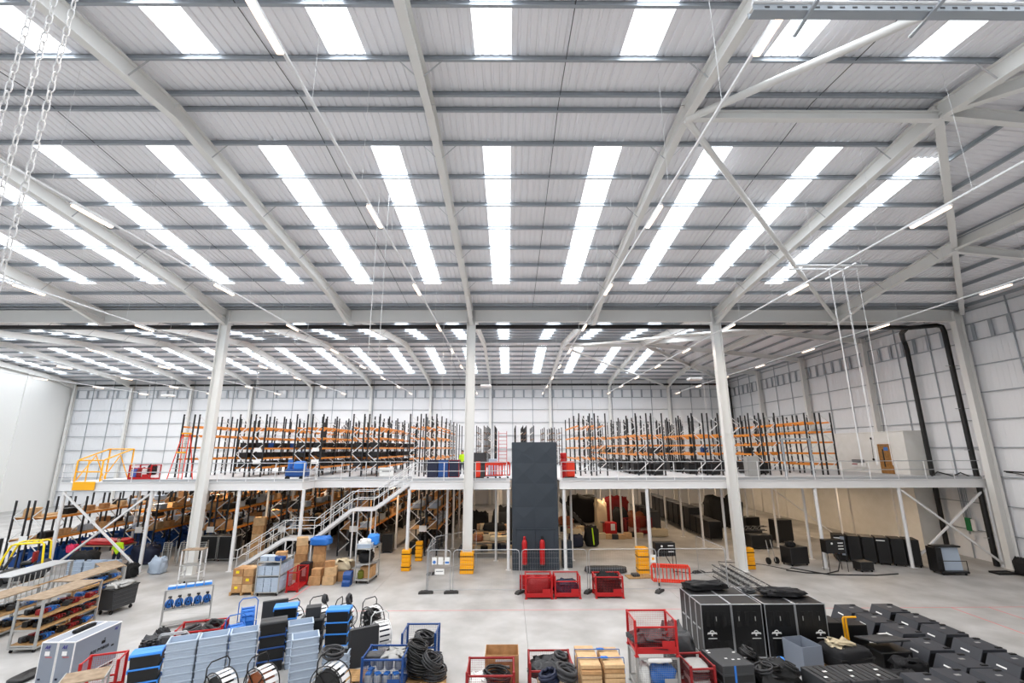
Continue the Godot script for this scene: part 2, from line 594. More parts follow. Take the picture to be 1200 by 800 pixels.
func build_shell():
	# floor: concrete bays with sawn joints
	var fl := base("floor")
	tag(fl, "pale power-floated concrete warehouse floor in large bays", "", "", "structure")
	var under := MB.new()
	under.box(Vector3((XL + XR) / 2, -.17, -28.8), Vector3(XR - XL + 1, .14, 68))
	obj("sub_base", under.done(), M.charcoal, fl)
	var bx := 12; var bz := 10
	var lw := (XR - XL + .6) / bx; var lz := 67.2 / bz
	for i in bx:
		for j in bz:
			obj("concrete_bay", box_mesh(Vector3(lw - .008, .1, lz - .008), .004), M.concrete, fl, Transform3D(Basis(), Vector3(XL - .3 + (i + .5) * lw, -.05, 4.6 - (j + .5) * lz)))
	# painted guide lines
	part("painted_line", Vector3(10, .0015, -22.45), Vector3(40.2, .003, .055), M.line_red, fl, 0)
	part("painted_line", Vector3(19.8, .0015, -19.4), Vector3(.07, .003, 6.03), M.line_red, fl, 0)
	part("painted_line", Vector3(21.5, .0015, -19.4), Vector3(.07, .003, 6.03), M.line_red, fl, 0)
	part("painted_line", Vector3(-10.4, .0015, -24.6), Vector3(.07, .003, 4.2), M.line_red, fl, 0)
	# roofs
	roof_slope("ceiling_near_back", ZR1, -1)
	roof_slope("ceiling_near_front", ZR1, 1)
	roof_slope("ceiling_far_front", ZR2, 1)
	roof_slope("ceiling_far_back", ZR2, -1)
	hip_slope("ceiling_near_hip", ZR1)
	hip_slope("ceiling_far_hip", ZR2)
	# rafters
	for zr in [ZR1, ZR2]:
		for i in 10:
			var x := XL + 8.0 * i
			if i == 0: x += .3
			for sg in [-1.0, 1.0]:
				if zr == ZR1 and sg > 0 and x < -27: continue
				rafter(x, zr, sg, 0.0, true, absf(x) < 35)
		for sg in [-1.0, 1.0]:
			rafter(21.6, zr, sg, 8.0)
			var hr := base("trim_hip_rafter")
			tag(hr, "pale steel hip rafter running to the corner of the bay", "", "", "structure")
			var mb := MB.new()
			mb.ibeam(Vector3(XAP, YR - .4, zr), Vector3(XR - .2, YR - .4 - T6 * 16.3, zr + sg * 16.3), .4, .24)
			obj("rafter_beam", mb.done(), M.steel_white, hr)
			var br := base("trim_roof_brace")
			tag(br, "round white diagonal brace under the roof", "", "", "structure")
			rod("brace_tube", Vector3(5.6, YR - .75, zr), Vector3(21.6, YR - .9 - T6 * HALF, zr + sg * HALF), .11, M.steel_white, br, 12)
			var kx := base("trim_hip_beam")
			tag(kx, "level steel beam across the hipped roof end", "", "", "structure")
			if sg > 0:
				var kb := MB.new()
				kb.ibeam(Vector3(21.6, YR - T6 * 8 - .4, zr - 8), Vector3(21.6, YR - T6 * 8 - .4, zr + 8), .5, .24)
				obj("level_beam", kb.done(), M.steel_white, kx)
			else:
				var kb := MB.new()
				kb.ibeam(Vector3(5.6, YR - .62, zr), Vector3(XAP, YR - .62, zr), .3, .2)
				obj("level_beam", kb.done(), M.steel_white, kx)
		for dz in [-8.25, 0.0, 8.25]:
			var jr := base("trim_hip_rafter")
			tag(jr, "pale steel rafter on the hipped slope reaching the right-hand wall", "", "", "structure")
			var mb := MB.new()
			var f := absf(dz)
			mb.ibeam(Vector3(XAP + f, YR - .45 - T6 * f, zr + dz), Vector3(XR - .3, YR - .45 - T6 * 16.2, zr + dz), .42, .22)
			obj("rafter_beam", mb.done(), M.steel_white, jr)
	# sag rods and ridge caps
	var sg_node := base("trim_sag_rods")
	tag(sg_node, "thin dark sag rods between the purlins", "", "", "structure")
	for x in [-22.0, -14.4, -6.4, 1.6, 9.6]:
		rod("sag_rod", Vector3(x, YR - .17, ZR1), Vector3(x, YR - .17 - T6 * 16, ZR1 - 16), .012, M.charcoal, sg_node, 5)
		rod("sag_rod", Vector3(x, YR - .17, ZR1), Vector3(x, YR - .17 - T6 * 12, ZR1 + 12), .012, M.charcoal, sg_node, 5)
		rod("sag_rod", Vector3(x, YR - .17, ZR2), Vector3(x, YR - .17 - T6 * 16, ZR2 - 16), .012, M.charcoal, sg_node, 5)
	# valley beams along the column line, and their columns
	for i in 11:
		var x := XL + 8.0 * i
		var vb := base("trim_valley_beam")
		tag(vb, "pale steel valley beam between the column heads", "", "", "structure")
		obj("beam", kept("valley", func():
			var mb := MB.new()
			mb.ibeam(Vector3(.15, 0, 0), Vector3(7.85, 0, 0), .78, .3)
			return mb.done()), M.steel_white, vb, T(Vector3(x, 15.43, -28.8)))
		if i < 10: continue
	for i in range(1, 12, 2):
		var x := XL + 8.0 * i
		if i == 11:
			continue
		column(Vector3(x, 0, -28.8), 15.75, .55, .4, Vector3.RIGHT)
	var gut := base("trim_gutter")
	tag(gut, "pressed grey valley gutter over the column line", "", "", "structure")
	part("gutter_sole", Vector3((XL + XR) / 2, 15.9, -28.8), Vector3(XR - XL, .03, .9), M.galv, gut, 0)
	# right-hand wall
	var wr := base("wall_right")
	tag(wr, "white panelled side wall with grey rails", "", "", "structure")
	wall_panels(wr, Vector3(XR + .04, 0, 4.2), Vector3(0, 0, -1), 66, 16.1, 2.75, M.panel_white, Vector3.LEFT)
	girts(wr, Vector3(XR, 0, 4.2), Vector3(0, 0, -1), 66, Vector3.LEFT, [1.8, 3.5, 5.2, 6.95, 8.65, 10.35, 12.05, 13.65, 14.75, 15.6])
	stubs(wr, Vector3(XR, 0, 4.2), Vector3(0, 0, -1), 66, Vector3.LEFT, 13.65, 14.75, 1.1)
	part("wall_backing", Vector3(XR + .22, 8.2, -28.8), Vector3(.2, 16.8, 67), M.panel_white, wr, 0)
	for k in 9:
		var z := 4.2 - 8.25 * k
		if k in [0, 8]: continue
		column(Vector3(29.75 if k != 4 else 29.6, 0, z), roof_y(z, XR - .3) - .3, .5 if k != 4 else .55, .3 if k != 4 else .4, Vector3.RIGHT, "pale steel wall column against the right-hand cladding")
	# far wall
	var wf := base("wall_back")
	tag(wf, "white panelled end wall with grey rails beyond the racks", "", "", "structure")
	wall_panels(wf, Vector3(XL, 0, -61.84), Vector3.RIGHT, 88.5, 16.1, 2.7, M.panel_white, Vector3.BACK)
	girts(wf, Vector3(XL, 0, -61.8), Vector3.RIGHT, 88.5, Vector3.BACK, [1.8, 3.5, 5.2, 6.9, 8.65, 10.35, 12.05, 13.65, 14.7])
	stubs(wf, Vector3(XL, 0, -61.8), Vector3.RIGHT, 88.5, Vector3.BACK, 13.65, 14.7, 1.33)
	part("wall_backing", Vector3((XL + XR) / 2, 8.2, -62.02), Vector3(XR - XL + .6, 16.8, .2), M.panel_white, wf, 0)
	for i in 12:
		var x := XL + 8.0 * i
		if i == 0: x += .4
		column(Vector3(x, 0, -61.45), 15.6, .35, .3, Vector3.BACK, "pale steel wall column against the end wall")
	# left wall: plain white partition of wide flush panels
	var wl := base("wall_left")
	tag(wl, "smooth white partition wall of wide panels", "", "", "structure")
	for i in 11:
		var z := 4.2 - 6.0 * i
		part("wall_panel", Vector3(XL - .05, 8.9, z - 3.0), Vector3(.1, 17.8, 5.985), M.partition_white, wl, .006)
	part("wall_backing", Vector3(XL - .2, 8.9, -28.8), Vector3(.16, 17.8, 67), M.partition_white, wl, 0)
	for z in [-55.6, -49.6]:
		part("cover_strip", Vector3(XL + .06, 8.6, z), Vector3(.12, 17.2, .35), M.partition_white, wl, .01)
	# wall behind the camera
	var wn := base("wall_front")
	tag(wn, "white panelled wall behind the viewpoint", "", "", "structure")
	part("wall_panel", Vector3((XL + XR) / 2, 8.2, 4.32), Vector3(XR - XL + .6, 16.5, .2), M.panel_white, wn, 0)

# ---------------------------------------------------------------- lamps
func lamp(at: Vector3, label: String, group: String, energy := 9.0, long := 1.3, warm := Color(1.0, .93, .86)):
	var t := thing("batten_light", label, "light", at, 0.0, group)
	obj("housing", kept("lamp_h%.2f" % long, func(): return MB.new().cbox(Vector3(0, .05, 0), Vector3(.11, .05, long + .06), .012).done()), M.white_paint, t)
	obj("diffuser", kept("lamp_d%.2f" % long, func(): return MB.new().cbox(Vector3(0, 0, 0), Vector3(.13, .06, long), .025).done()), M.lamp_glow, t)
	var l := AreaLight3D.new()
	l.name = numbered("batten_glow"); add_child(l)
	l.area_size = Vector2(.12, long)
	l.light_color = warm
	l.light_energy = energy
	l.shadow_enabled = true
	l.area_range = 40.0
	l.transform = Transform3D(Basis(Vector3.RIGHT, -PI / 2), at + Vector3(0, -.05, 0))
	return t

func build_lamps():
	var lines := [-44.9, -36.7, -28.5, -20.35, -12.1, -3.9, 4.3, 12.5, 21.1]
	for n in lines.size():
		var x: float = lines[n]
		var far := x < -25
		var z_top := -29.5 if far else -2.0
		var tr := thing("lighting_trunking", "slim white suspended lighting track, %s from the left of the hall" % ORD[n], "light track", Vector3(x, 13.72, 0))
		part("track", Vector3(0, 0, (z_top - 58.0) / 2), Vector3(.06, .06, z_top + 58.0), M.white_paint, tr, .008)
		for k in 9:
			var z := -5.9 - 6.33 * k
			if z > z_top: continue
			for dz in [-1.9, 1.3]:
				rod("hanger_wire", Vector3(0, 0, z + dz), Vector3(0, roof_y(z + dz, x) - 13.9, z + dz), .006, M.wire_white, tr, 4)
			lamp(Vector3(x, 13.6, z), "glowing batten lamp, %s from the near end of the %s lighting track" % [ORD[k if not far else k - 4], ORD[n]], "glowing battens on the lighting tracks")

# ---------------------------------------------------------------- mezzanine
const MX0 := -27.3
const MX1 := 29.75
const MZ := -29.3
const RX0 := -12.6   # stair recess
const RX1 := -6.0
const RZ := -31.1

func edge_beam(node: Node, a: Vector3, b: Vector3):
	var mb := MB.new()
	var d := (b - a).normalized()
	var up := Vector3.UP
	mb.ibeam(a + up * -.25, b + up * -.25, .5, .16, up, .025, .05)
	obj("edge_beam", mb.done(), M.mezz_white, node)

func guard(label: String, a: Vector3, b: Vector3, step := 1.72):
	var t := thing("guard_rail", label, "railing", a)
	var d := b - a
	var n := maxi(1, int(round(d.length() / step)))
	for i in n + 1:
		rod("rail_post", d * i / n + Vector3(0, 0, 0), d * i / n + Vector3(0, 1.1, 0), .024, M.white_paint, t)
	for y in [1.1, .58]:
		rod("rail", Vector3(0, y, 0), d + Vector3(0, y, 0), .022, M.galv_light, t)
	strut("toe_board", Vector3(0, .085, 0), d + Vector3(0, .085, 0), .012, .15, M.galv_light, t)

func mezz_post(node: Node, x: float, z: float, r := .085):
	var me := kept("mpost%.3f" % r, func(): return MB.new().tube(Vector3(0, .02, 0), Vector3(0, 4.56, 0), r, 14).done())
	var o := obj("post", me, M.mezz_white, node, T(Vector3(x, 0, z)))
	obj("foot_plate", box_mesh(Vector3(.32, .02, .32), .004), M.mezz_white, o, T(Vector3(0, .01, 0)))

func build_mezzanine():
	var mz := base("floor_mezzanine")
	tag(mz, "white steel mezzanine deck on round posts", "", "", "structure")
	# deck panels
	var nx := 14
	var w := (MX1 - MX0) / nx
	for i in nx:
		for j in 6:
			var x0 := MX0 + i * w
			var z0 := RZ - .0 - j * 4.9
			obj("deck_panel", box_mesh(Vector3(w - .006, .05, 4.894), .004), M.deck_steel, mz, T(Vector3(x0 + w / 2, DECK - .03, z0 - 2.45)))
	for s in [[MX0, RX0], [RX1, .1], [3.15, MX1]]:
		var n := int(ceil((s[1] - s[0]) / 4.2))
		var ww: float = (s[1] - s[0]) / n
		for i in n:
			obj("deck_panel", box_mesh(Vector3(ww - .006, .05, 1.794), .004), M.deck_steel, mz, T(Vector3(s[0] + (i + .5) * ww, DECK - .03, MZ - .9)))
	# front edge
	var y := Vector3(0, DECK, 0)
	for s in [[MX0, RX0], [RX1, .1], [3.15, MX1]]:
		edge_beam(mz, Vector3(s[0], DECK, MZ), Vector3(s[1], DECK, MZ))
	edge_beam(mz, Vector3(RX0, DECK, MZ), Vector3(RX0, DECK, RZ))
	edge_beam(mz, Vector3(RX0, DECK, RZ), Vector3(RX1, DECK, RZ))
	edge_beam(mz, Vector3(RX1, DECK, RZ), Vector3(RX1, DECK, MZ))
	edge_beam(mz, Vector3(MX0, DECK, MZ), Vector3(MX0, DECK, -60.5))
	# joists under the deck
	for i in 13:
		var x := -25.3 + i * 4.5
		var me := kept("joist", func(): return MB.new().ibeam(Vector3(0, 0, 0), Vector3(0, 0, -29.3), .36, .14).done())
		obj("joist", me, M.mezz_white, mz, T(Vector3(x, DECK - .24, RZ)))
	# posts: front row, then the rows behind
	var front := [-27.0, -21.7, -16.4, -12.5, -6.05, 0.0, 3.4, 8.5, 13.95, 18.9, 24.1, 29.55]
	for x in front: mezz_post(mz, x, MZ - .05, .1)
	var back := [-27.0, -22.0, -17.6, -12.9, -8.1, -4.0, -.8, 4.1, 9.2, 14.1, 19.5, 24.3]
	for j in 7:
		var z: float = -31.6 - [0.0, 3.7, 7.7, 11.7, 15.9, 20.1, 24.5][j]
		for x in back:
			if j == 0 and (x < -4.5 or x > 20): continue
			mezz_post(mz, x, z, .08)
	# cross bracing in the end bays
	for s in [[-27.0, -21.7], [24.1, 29.55]]:
		strut("cross_brace", Vector3(s[0] + .1, 4.4, MZ + .02), Vector3(s[1] - .1, .25, MZ + .02), .11, .11, M.mezz_white, mz)
		strut("cross_brace", Vector3(s[1] - .1, 4.4, MZ - .12), Vector3(s[0] + .1, .25, MZ - .12), .11, .11, M.mezz_white, mz)
	strut("cross_brace", Vector3(19.1, 4.4, -35.3), Vector3(24.0, .6, -35.3), .07, .07, M.mezz_white, mz)
	# guard rails
	guard("white guard rail along the mezzanine edge left of the yellow gate", Vector3(MX0, DECK, MZ), Vector3(-26.7, DECK, MZ), .6)
	guard("white guard rail along the mezzanine edge from the yellow gate to the stair", Vector3(-24.8, DECK, MZ), Vector3(RX0, DECK, MZ))
	guard("short white guard rail along the side of the stair opening", Vector3(RX0, DECK, MZ - .1), Vector3(RX0, DECK, RZ), .9)
	guard("white guard rail behind the stair opening", Vector3(RX0 + .1, DECK, RZ - .05), Vector3(RX1 - .2, DECK, RZ - .05))
	guard("white guard rail between the stair head and the grey lift tower", Vector3(RX1 + .1, DECK, MZ), Vector3(-.1, DECK, MZ))
	guard("long white guard rail from the grey lift tower to the right-hand wall", Vector3(3.3, DECK, MZ), Vector3(MX1 - .3, DECK, MZ))
	build_stair()
	# lamps under the deck
	for j in 4:
		for i in 7:
			var x := -24.5 + i * 8.2
			lamp(Vector3(x, 4.3, -33.5 - j * 7.0), "short glowing batten, %s from the left in the %s line under the mezzanine" % [ORD[i], ORD[j]], "battens under the mezzanine deck", 8.5, 1.2, Color(1.0, .87, .72))

func build_stair():
	var t := thing("staircase", "white steel staircase with two landings rising to the mezzanine", "staircase", Vector3(0, 0, -30.5))
	var za := .52
	var pts := [[-16.4, 0.0, -13.7, 1.68], [-11.9, 1.68, -9.7, 3.36], [-8.35, 3.36, -6.0, 5.05]]
	for f in pts:
		var a := Vector3(f[0], f[1], 0); var b := Vector3(f[2], f[3], 0)
		for s in [-1, 1]:
			strut("stringer", a + Vector3(0, -.05, s * za), b + Vector3(0, -.05, s * za), .05, .2, M.mezz_white, t)
		for i in 9:
			var p := a.lerp(b, (i + .5) / 9.0)
			part("tread", p + Vector3(0, .04, 0), Vector3(.26, .03, 1.0), M.galv, t, .004)
	for l in [[-13.7, -11.9, 1.68], [-9.7, -8.35, 3.36]]:
		part("landing", Vector3((l[0] + l[1]) / 2, l[2] - .06, 0), Vector3(l[1] - l[0], .14, 1.1), M.mezz_white, t, .006)
		for s in [-1, 1]:
			for x in [l[0] + .12, l[1] - .12]:
				rod("landing_post", Vector3(x, 0, s * .5), Vector3(x, l[2] - .1, s * .5), .045, M.mezz_white, t)
	part("floor_frame", Vector3(-9.0, .08, .5), Vector3(1.6, .12, .12), M.galv_light, t)
	part("floor_frame", Vector3(-8.3, .08, -.1), Vector3(.12, .12, 1.3), M.galv_light, t)
	var line := [Vector3(-16.7, 0, 0), Vector3(-16.4, 0, 0), Vector3(-13.7, 1.68, 0), Vector3(-11.9, 1.68, 0), Vector3(-9.7, 3.36, 0), Vector3(-8.35, 3.36, 0), Vector3(-6.0, 5.05, 0)]
	for s in [-1, 1]:
		for h in [1.05, .58]:
			var mb := MB.new()
			var pp := []
			for p in line: pp.append(p + Vector3(0, h, s * .54))
			if h > 1: pp.push_front(Vector3(-16.75, .62, s * .54))
			mb.path(pp, .024, 7)
			obj("hand_rail", mb.done(), M.white_paint, t)
		for f in pts:
			for i in 5:
				var p: Vector3 = Vector3(f[0], f[1], 0).lerp(Vector3(f[2], f[3], 0), i / 4.0)
				rod("baluster", p + Vector3(0, .05, s * .54), p + Vector3(0, 1.05, s * .54), .02, M.white_paint, t, 6)

# ---------------------------------------------------------------- racking
func rack(label: String, cx: float, z0: float, y0: float, bays: int, h: float, levels: Array, boards := false, bay := 2.7, dull := false) -> Node3D:
	var t := thing("pallet_rack", label, "rack", Vector3(cx, y0, z0))
	var D := .87; var G := .28
	var sides := [-(G / 2 + D), G / 2]
	var beam: Material = M.brown_rack if dull else M.rack_beam
	var post := kept("upr%.2f" % h, func():
		var mb := MB.new()
		mb.box(Vector3(0, h / 2, .03), Vector3(.09, h, .006)); mb.box(Vector3(-.042, h / 2, -.005), Vector3(.006, h, .065)); mb.box(Vector3(.042, h / 2, -.005), Vector3(.006, h, .065))
		mb.box(Vector3(0, .006, 0), Vector3(.14, .012, .12))
		return mb.done())
	var zig := kept("zig%.2f" % h, func():
		var mb := MB.new()
		var y := .25
		var k := 0
		while y + .75 < h:
			var a := Vector3(.04 if k % 2 == 0 else D - .04, y, 0)
			var b := Vector3(D - .04 if k % 2 == 0 else .04, y + .68, 0)
			mb.bar(a, b, .05, .03, Vector3.BACK)
			y += .68; k += 1
		return mb.done())
	var bm := kept("beam%.2f" % bay, func(): return MB.new().cbox(Vector3(0, 0, 0), Vector3(.05, .12, bay - .08), .008).done())
	var shelf := kept("shelf%.2f" % bay, func(): return MB.new().cbox(Vector3(0, 0, 0), Vector3(D - .06, .03, bay - .1), .005).done())
	for i in bays + 1:
		var z := -i * bay
		for s in sides:
			obj("upright", post, M.rack_post, t, T(Vector3(s + .04, 0, z)))
			obj("upright", post, M.rack_post, t, T(Vector3(s + D - .04, 0, z)))
			obj("bracing", zig, M.rack_brace, t, T(Vector3(s, 0, z)))
		if i == bays: break
		for y in levels:
			for s in sides:
				obj("load_beam", bm, beam, t, T(Vector3(s + .04, y, z - bay / 2)))
				if i < 3 or boards:
					obj("load_beam", bm, beam, t, T(Vector3(s + D - .04, y, z - bay / 2)))
				if boards:
					obj("shelf_board", shelf, M.timber, t, T(Vector3(s + D / 2, y + .075, z - bay / 2)))
	return t

func sign_plate(t: Node3D, at: Vector3, w := .5, h := .32):
	part("row_sign", at, Vector3(w, h, .02), M.white_paper, t, .003)

func tub_mesh() -> Mesh:
	# ribbed open storage tub, 0.78 x 0.36 x 0.58
	return kept("tub", func():
		var mb := MB.new()
		mb.cbox(Vector3(0, .17, 0), Vector3(.74, .34, .54), .04)
		mb.cbox(Vector3(0, .335, 0), Vector3(.78, .05, .58), .012)
		for i in 5:
			for s in [-1, 1]:
				mb.box(Vector3(-.28 + i * .14, .16, s * .275), Vector3(.03, .26, .02))
		for s in [-1, 1]:
			for k in [-.14, 0, .14]:
				mb.box(Vector3(s * .375, .16, k), Vector3(.02, .26, .03))
		return mb.done())

func build_racks():
	var up := [.62, 1.28, 1.98, 2.7, 3.45]
	var ord := ["first", "second", "third", "fourth", "fifth", "sixth", "seventh", "eighth", "ninth", "tenth"]
	# on the deck
	var xs := [-22.9, -18.76, -14.58, -10.42, -6.25, 6.2, 10.4, 14.58, 18.8, 23.0]
	for i in xs.size():
		var lv := up.duplicate()
		var bays := 7
		if i == 0: lv = [1.25, 2.05, 2.9, 3.55]; bays = 3
		elif i == 4: lv = [1.2, 1.98, 2.7, 3.5]
		elif i == 5: lv = [1.15, 1.95, 2.7, 3.55]; bays = 3
		elif i == 9: lv = [.72, 1.5, 2.3, 3.05, 3.75]; bays = 4
		elif i > 5: lv = [1.45, 2.12, 2.85]
		var side := "left of the lift tower" if i < 5 else "right of the lift tower"
		var t := rack("%s double row of orange and black racking %s on the mezzanine" % [ord[i if i < 5 else i - 5], side], xs[i], -34.2, DECK, bays, 4.45, lv)
		if i in [1, 2]: 
			sign_plate(t, Vector3(.62, 1.05, .06), .55, .3); sign_plate(t, Vector3(.6, 1.9, .06), .5, .26)
	rack("short brown double row of racking far back, left of the red step ladder", -2.4, -49.5, DECK, 3, 4.3, [1.5, 2.2, 2.9, 3.6], false, 2.7, true)
	rack("short brown double row of racking far back, behind the lift tower", 1.75, -49.5, DECK, 3, 4.3, [1.5, 2.2, 2.9, 3.6], false, 2.7, true)
	rack("short brown double row of racking far back, right of the lift tower", 5.0, -52.0, DECK, 2, 4.2, [2.2, 2.9, 3.6], false, 2.7, true)
	# under the deck, and the row that stands clear of it
	var ux := [-29.35, -24.9, -20.1, -15.3, -10.5, -5.8]
	for i in ux.size():
		var z0 := -29.9 if i == 0 else -33.1
		var t := rack("double row of racking with timber shelves, %s from the left at floor level" % ord[i], ux[i], z0, 0.0, 10 if i > 0 else 11, 3.95, [1.6, 2.85], true)
		sign_plate(t, Vector3(0, 1.72, .08), .5, .38)
	# stock on the racks
	var tub := tub_mesh()
	var tubs := 0
	for i in [1, 2, 3]:
		for lev in [0, 1, 2]:
			for b in 5:
				for s in [-1, 1]:
					for k in 3:
						if rng.randf() < .12: continue
						var at := Vector3(xs[i] + s * .58, DECK + up[lev] + .065, -34.2 - b * 2.7 - .52 - k * .84)
						var o := obj("storage_tub", tub, M.blue_paint if rng.randf() < .06 and i == 1 else M.black_plastic, null, T(at, PI / 2))
						if o.material_override == M.blue_paint: tag(o, "dark blue tub, %s bay, %s level, second mezzanine rack, %s %s" % [ORD[b], ORD[lev], ["near", "middle", "far"][k], ["left", "right"][(s + 1) / 2]], "tub", "dark blue tubs on the mezzanine racks")
						else: tag(o, "black tub, %s face, %s bay, %s level, %s mezzanine rack, %s" % [["left", "right"][(s + 1) / 2], ORD[b], ORD[lev], ORD[i], ["near", "middle", "far"][k]], "tub", "black tubs on the mezzanine racks")
	for i in [6, 7, 8]:
		for b in 6:
			for s in [-1, 1]:
				for k in 2:
					if rng.randf() < .3: continue
					var o := obj("equipment_case", case_mesh(), M.black_plastic, null, T(Vector3(xs[i] + s * .58, DECK, -34.2 - b * 2.7 - .75 - k * 1.2), PI / 2))
					tag(o, "black lidded case on deck, %s bay, %s %s, %s rack right of tower" % [ORD[b], ["near", "far"][k], ["left", "right"][(s + 1) / 2], ORD[i - 5]], "case", "black cases under the mezzanine racks")
					if k == 0 and rng.randf() < .55:
						var lv := DECK + 1.45 + .065
						var c := obj("carton", carton_mesh(0), [M.card, M.black_plastic, M.charcoal, M.blue_paint][rng.randi() % 4], null, T(Vector3(xs[i] + s * .58, lv, -34.2 - b * 2.7 - 1.2), PI / 2))
						tag(c, "box on the lowest beams, %s bay, %s side, %s rack right of the tower" % [ORD[b], ["left", "right"][(s + 1) / 2], ORD[i - 5]], "box", "boxes on the right-hand mezzanine racks")
	# below
	for i in ux.size():
		var z0 := -29.9 if i == 0 else -33.1
		for b in 8:
			for lev in [0.0, 1.69, 2.94]:
				for s in [-1, 1]:
					if i > 0 and s < 0 and b > 4: continue
					for k in 2:
						if rng.randf() < .2: continue
						var at := Vector3(ux[i] + s * .58, lev, z0 - b * 2.7 - .75 - k * 1.2)
						var pick := rng.randf()
						var where: String = "%s %s, %s bay, %s, %s floor-level rack" % [["near", "far"][k], ["left", "right"][(s + 1) / 2], ORD[b], "floor" if lev == 0.0 else ("lower shelf" if lev < 2.0 else "upper shelf"), ORD[i]]
						var o: MeshInstance3D
						if lev == 0.0 and i < 2:
							o = obj("cage_bin", bin_mesh(), M.blue_paint, null, T(at, PI / 2))
							tag(o, "dark blue steel bin, " + where, "bin", "dark blue bins under the racks")
						elif lev == 0.0:
							o = obj("equipment_case", case_mesh(), M.black_plastic, null, T(at, PI / 2))
							tag(o, "black lidded case, " + where, "case", "black cases under the floor-level racks")
						elif pick < .45:
							o = obj("carton", carton_mesh(int(pick * 7)), [M.card, M.card_pale, M.card_deep][int(pick * 100) % 3], null, T(at, PI / 2 + rng.randf_range(-.08, .08)))
							tag(o, "brown carton, " + where, "carton", "cartons on the floor-level racks")
						elif pick < .75:
							o = obj("storage_tub", tub, M.crate_grey, null, T(at, PI / 2))
							tag(o, "pale grey tub, " + where, "tub", "grey tubs on the floor-level racks")
						else:
							o = obj("storage_tub", tub, M.black_plastic, null, T(at, PI / 2))
							tag(o, "black tub, " + where, "tub", "black tubs on the floor-level racks")

func case_mesh() -> Mesh:
	return kept("ecase", func():
		var mb := MB.new()
		mb.cbox(Vector3(0, .32, 0), Vector3(.98, .56, .66), .02)
		mb.cbox(Vector3(0, .72, 0), Vector3(.98, .22, .66), .02)
		mb.cbox(Vector3(0, .605, 0), Vector3(1.0, .02, .68), .004)
		for s in [-1, 1]:
			for k in [-.3, .3]: mb.cbox(Vector3(k, .6, s * .335), Vector3(.1, .12, .02), .006)
			for k in [-.38, .38]:
				mb.tube(Vector3(k - .02, .06, s * .24), Vector3(k + .02, .06, s * .24), .055, 10)
		return mb.done())

func bin_mesh() -> Mesh:
	return kept("sbin", func():
		var mb := MB.new()
		mb.cbox(Vector3(0, .52, -.38), Vector3(1.0, .84, .03), .006); mb.cbox(Vector3(0, .4, .38), Vector3(1.0, .6, .03), .006)
		for s in [-1, 1]:
			mb.cbox(Vector3(s * .49, .52, 0), Vector3(.03, .84, .78), .006)
			for k in [-1, 1]: mb.cbox(Vector3(s * .46, .52, k * .36), Vector3(.08, 1.04, .08), .01)
		mb.cbox(Vector3(0, .12, 0), Vector3(.98, .04, .78), .006)
		for i in 6: mb.cbox(Vector3(-.4 + i * .16, .45, .4), Vector3(.03, .5, .02), .004)
		mb.cbox(Vector3(0, .62, 0), Vector3(.9, .3, .68), .08)
		return mb.done())

func carton_mesh(v: int) -> Mesh:
	var s: Vector3 = [Vector3(.6, .42, .5), Vector3(.7, .5, .48), Vector3(.5, .34, .4), Vector3(.8, .55, .6)][v % 4]
	return kept("carton%d" % (v % 4), func():
		var mb := MB.new()
		mb.cbox(Vector3(0, s.y / 2, 0), s, .012)
		# the two closed flaps and their tape
		for k in [-1, 1]: mb.cbox(Vector3(0, s.y + .003, k * s.z * .25), Vector3(s.x - .01, .008, s.z * .5 - .012), .002)
		mb.box(Vector3(0, s.y + .009, 0), Vector3(s.x * .98, .003, .05))
		return mb.done())

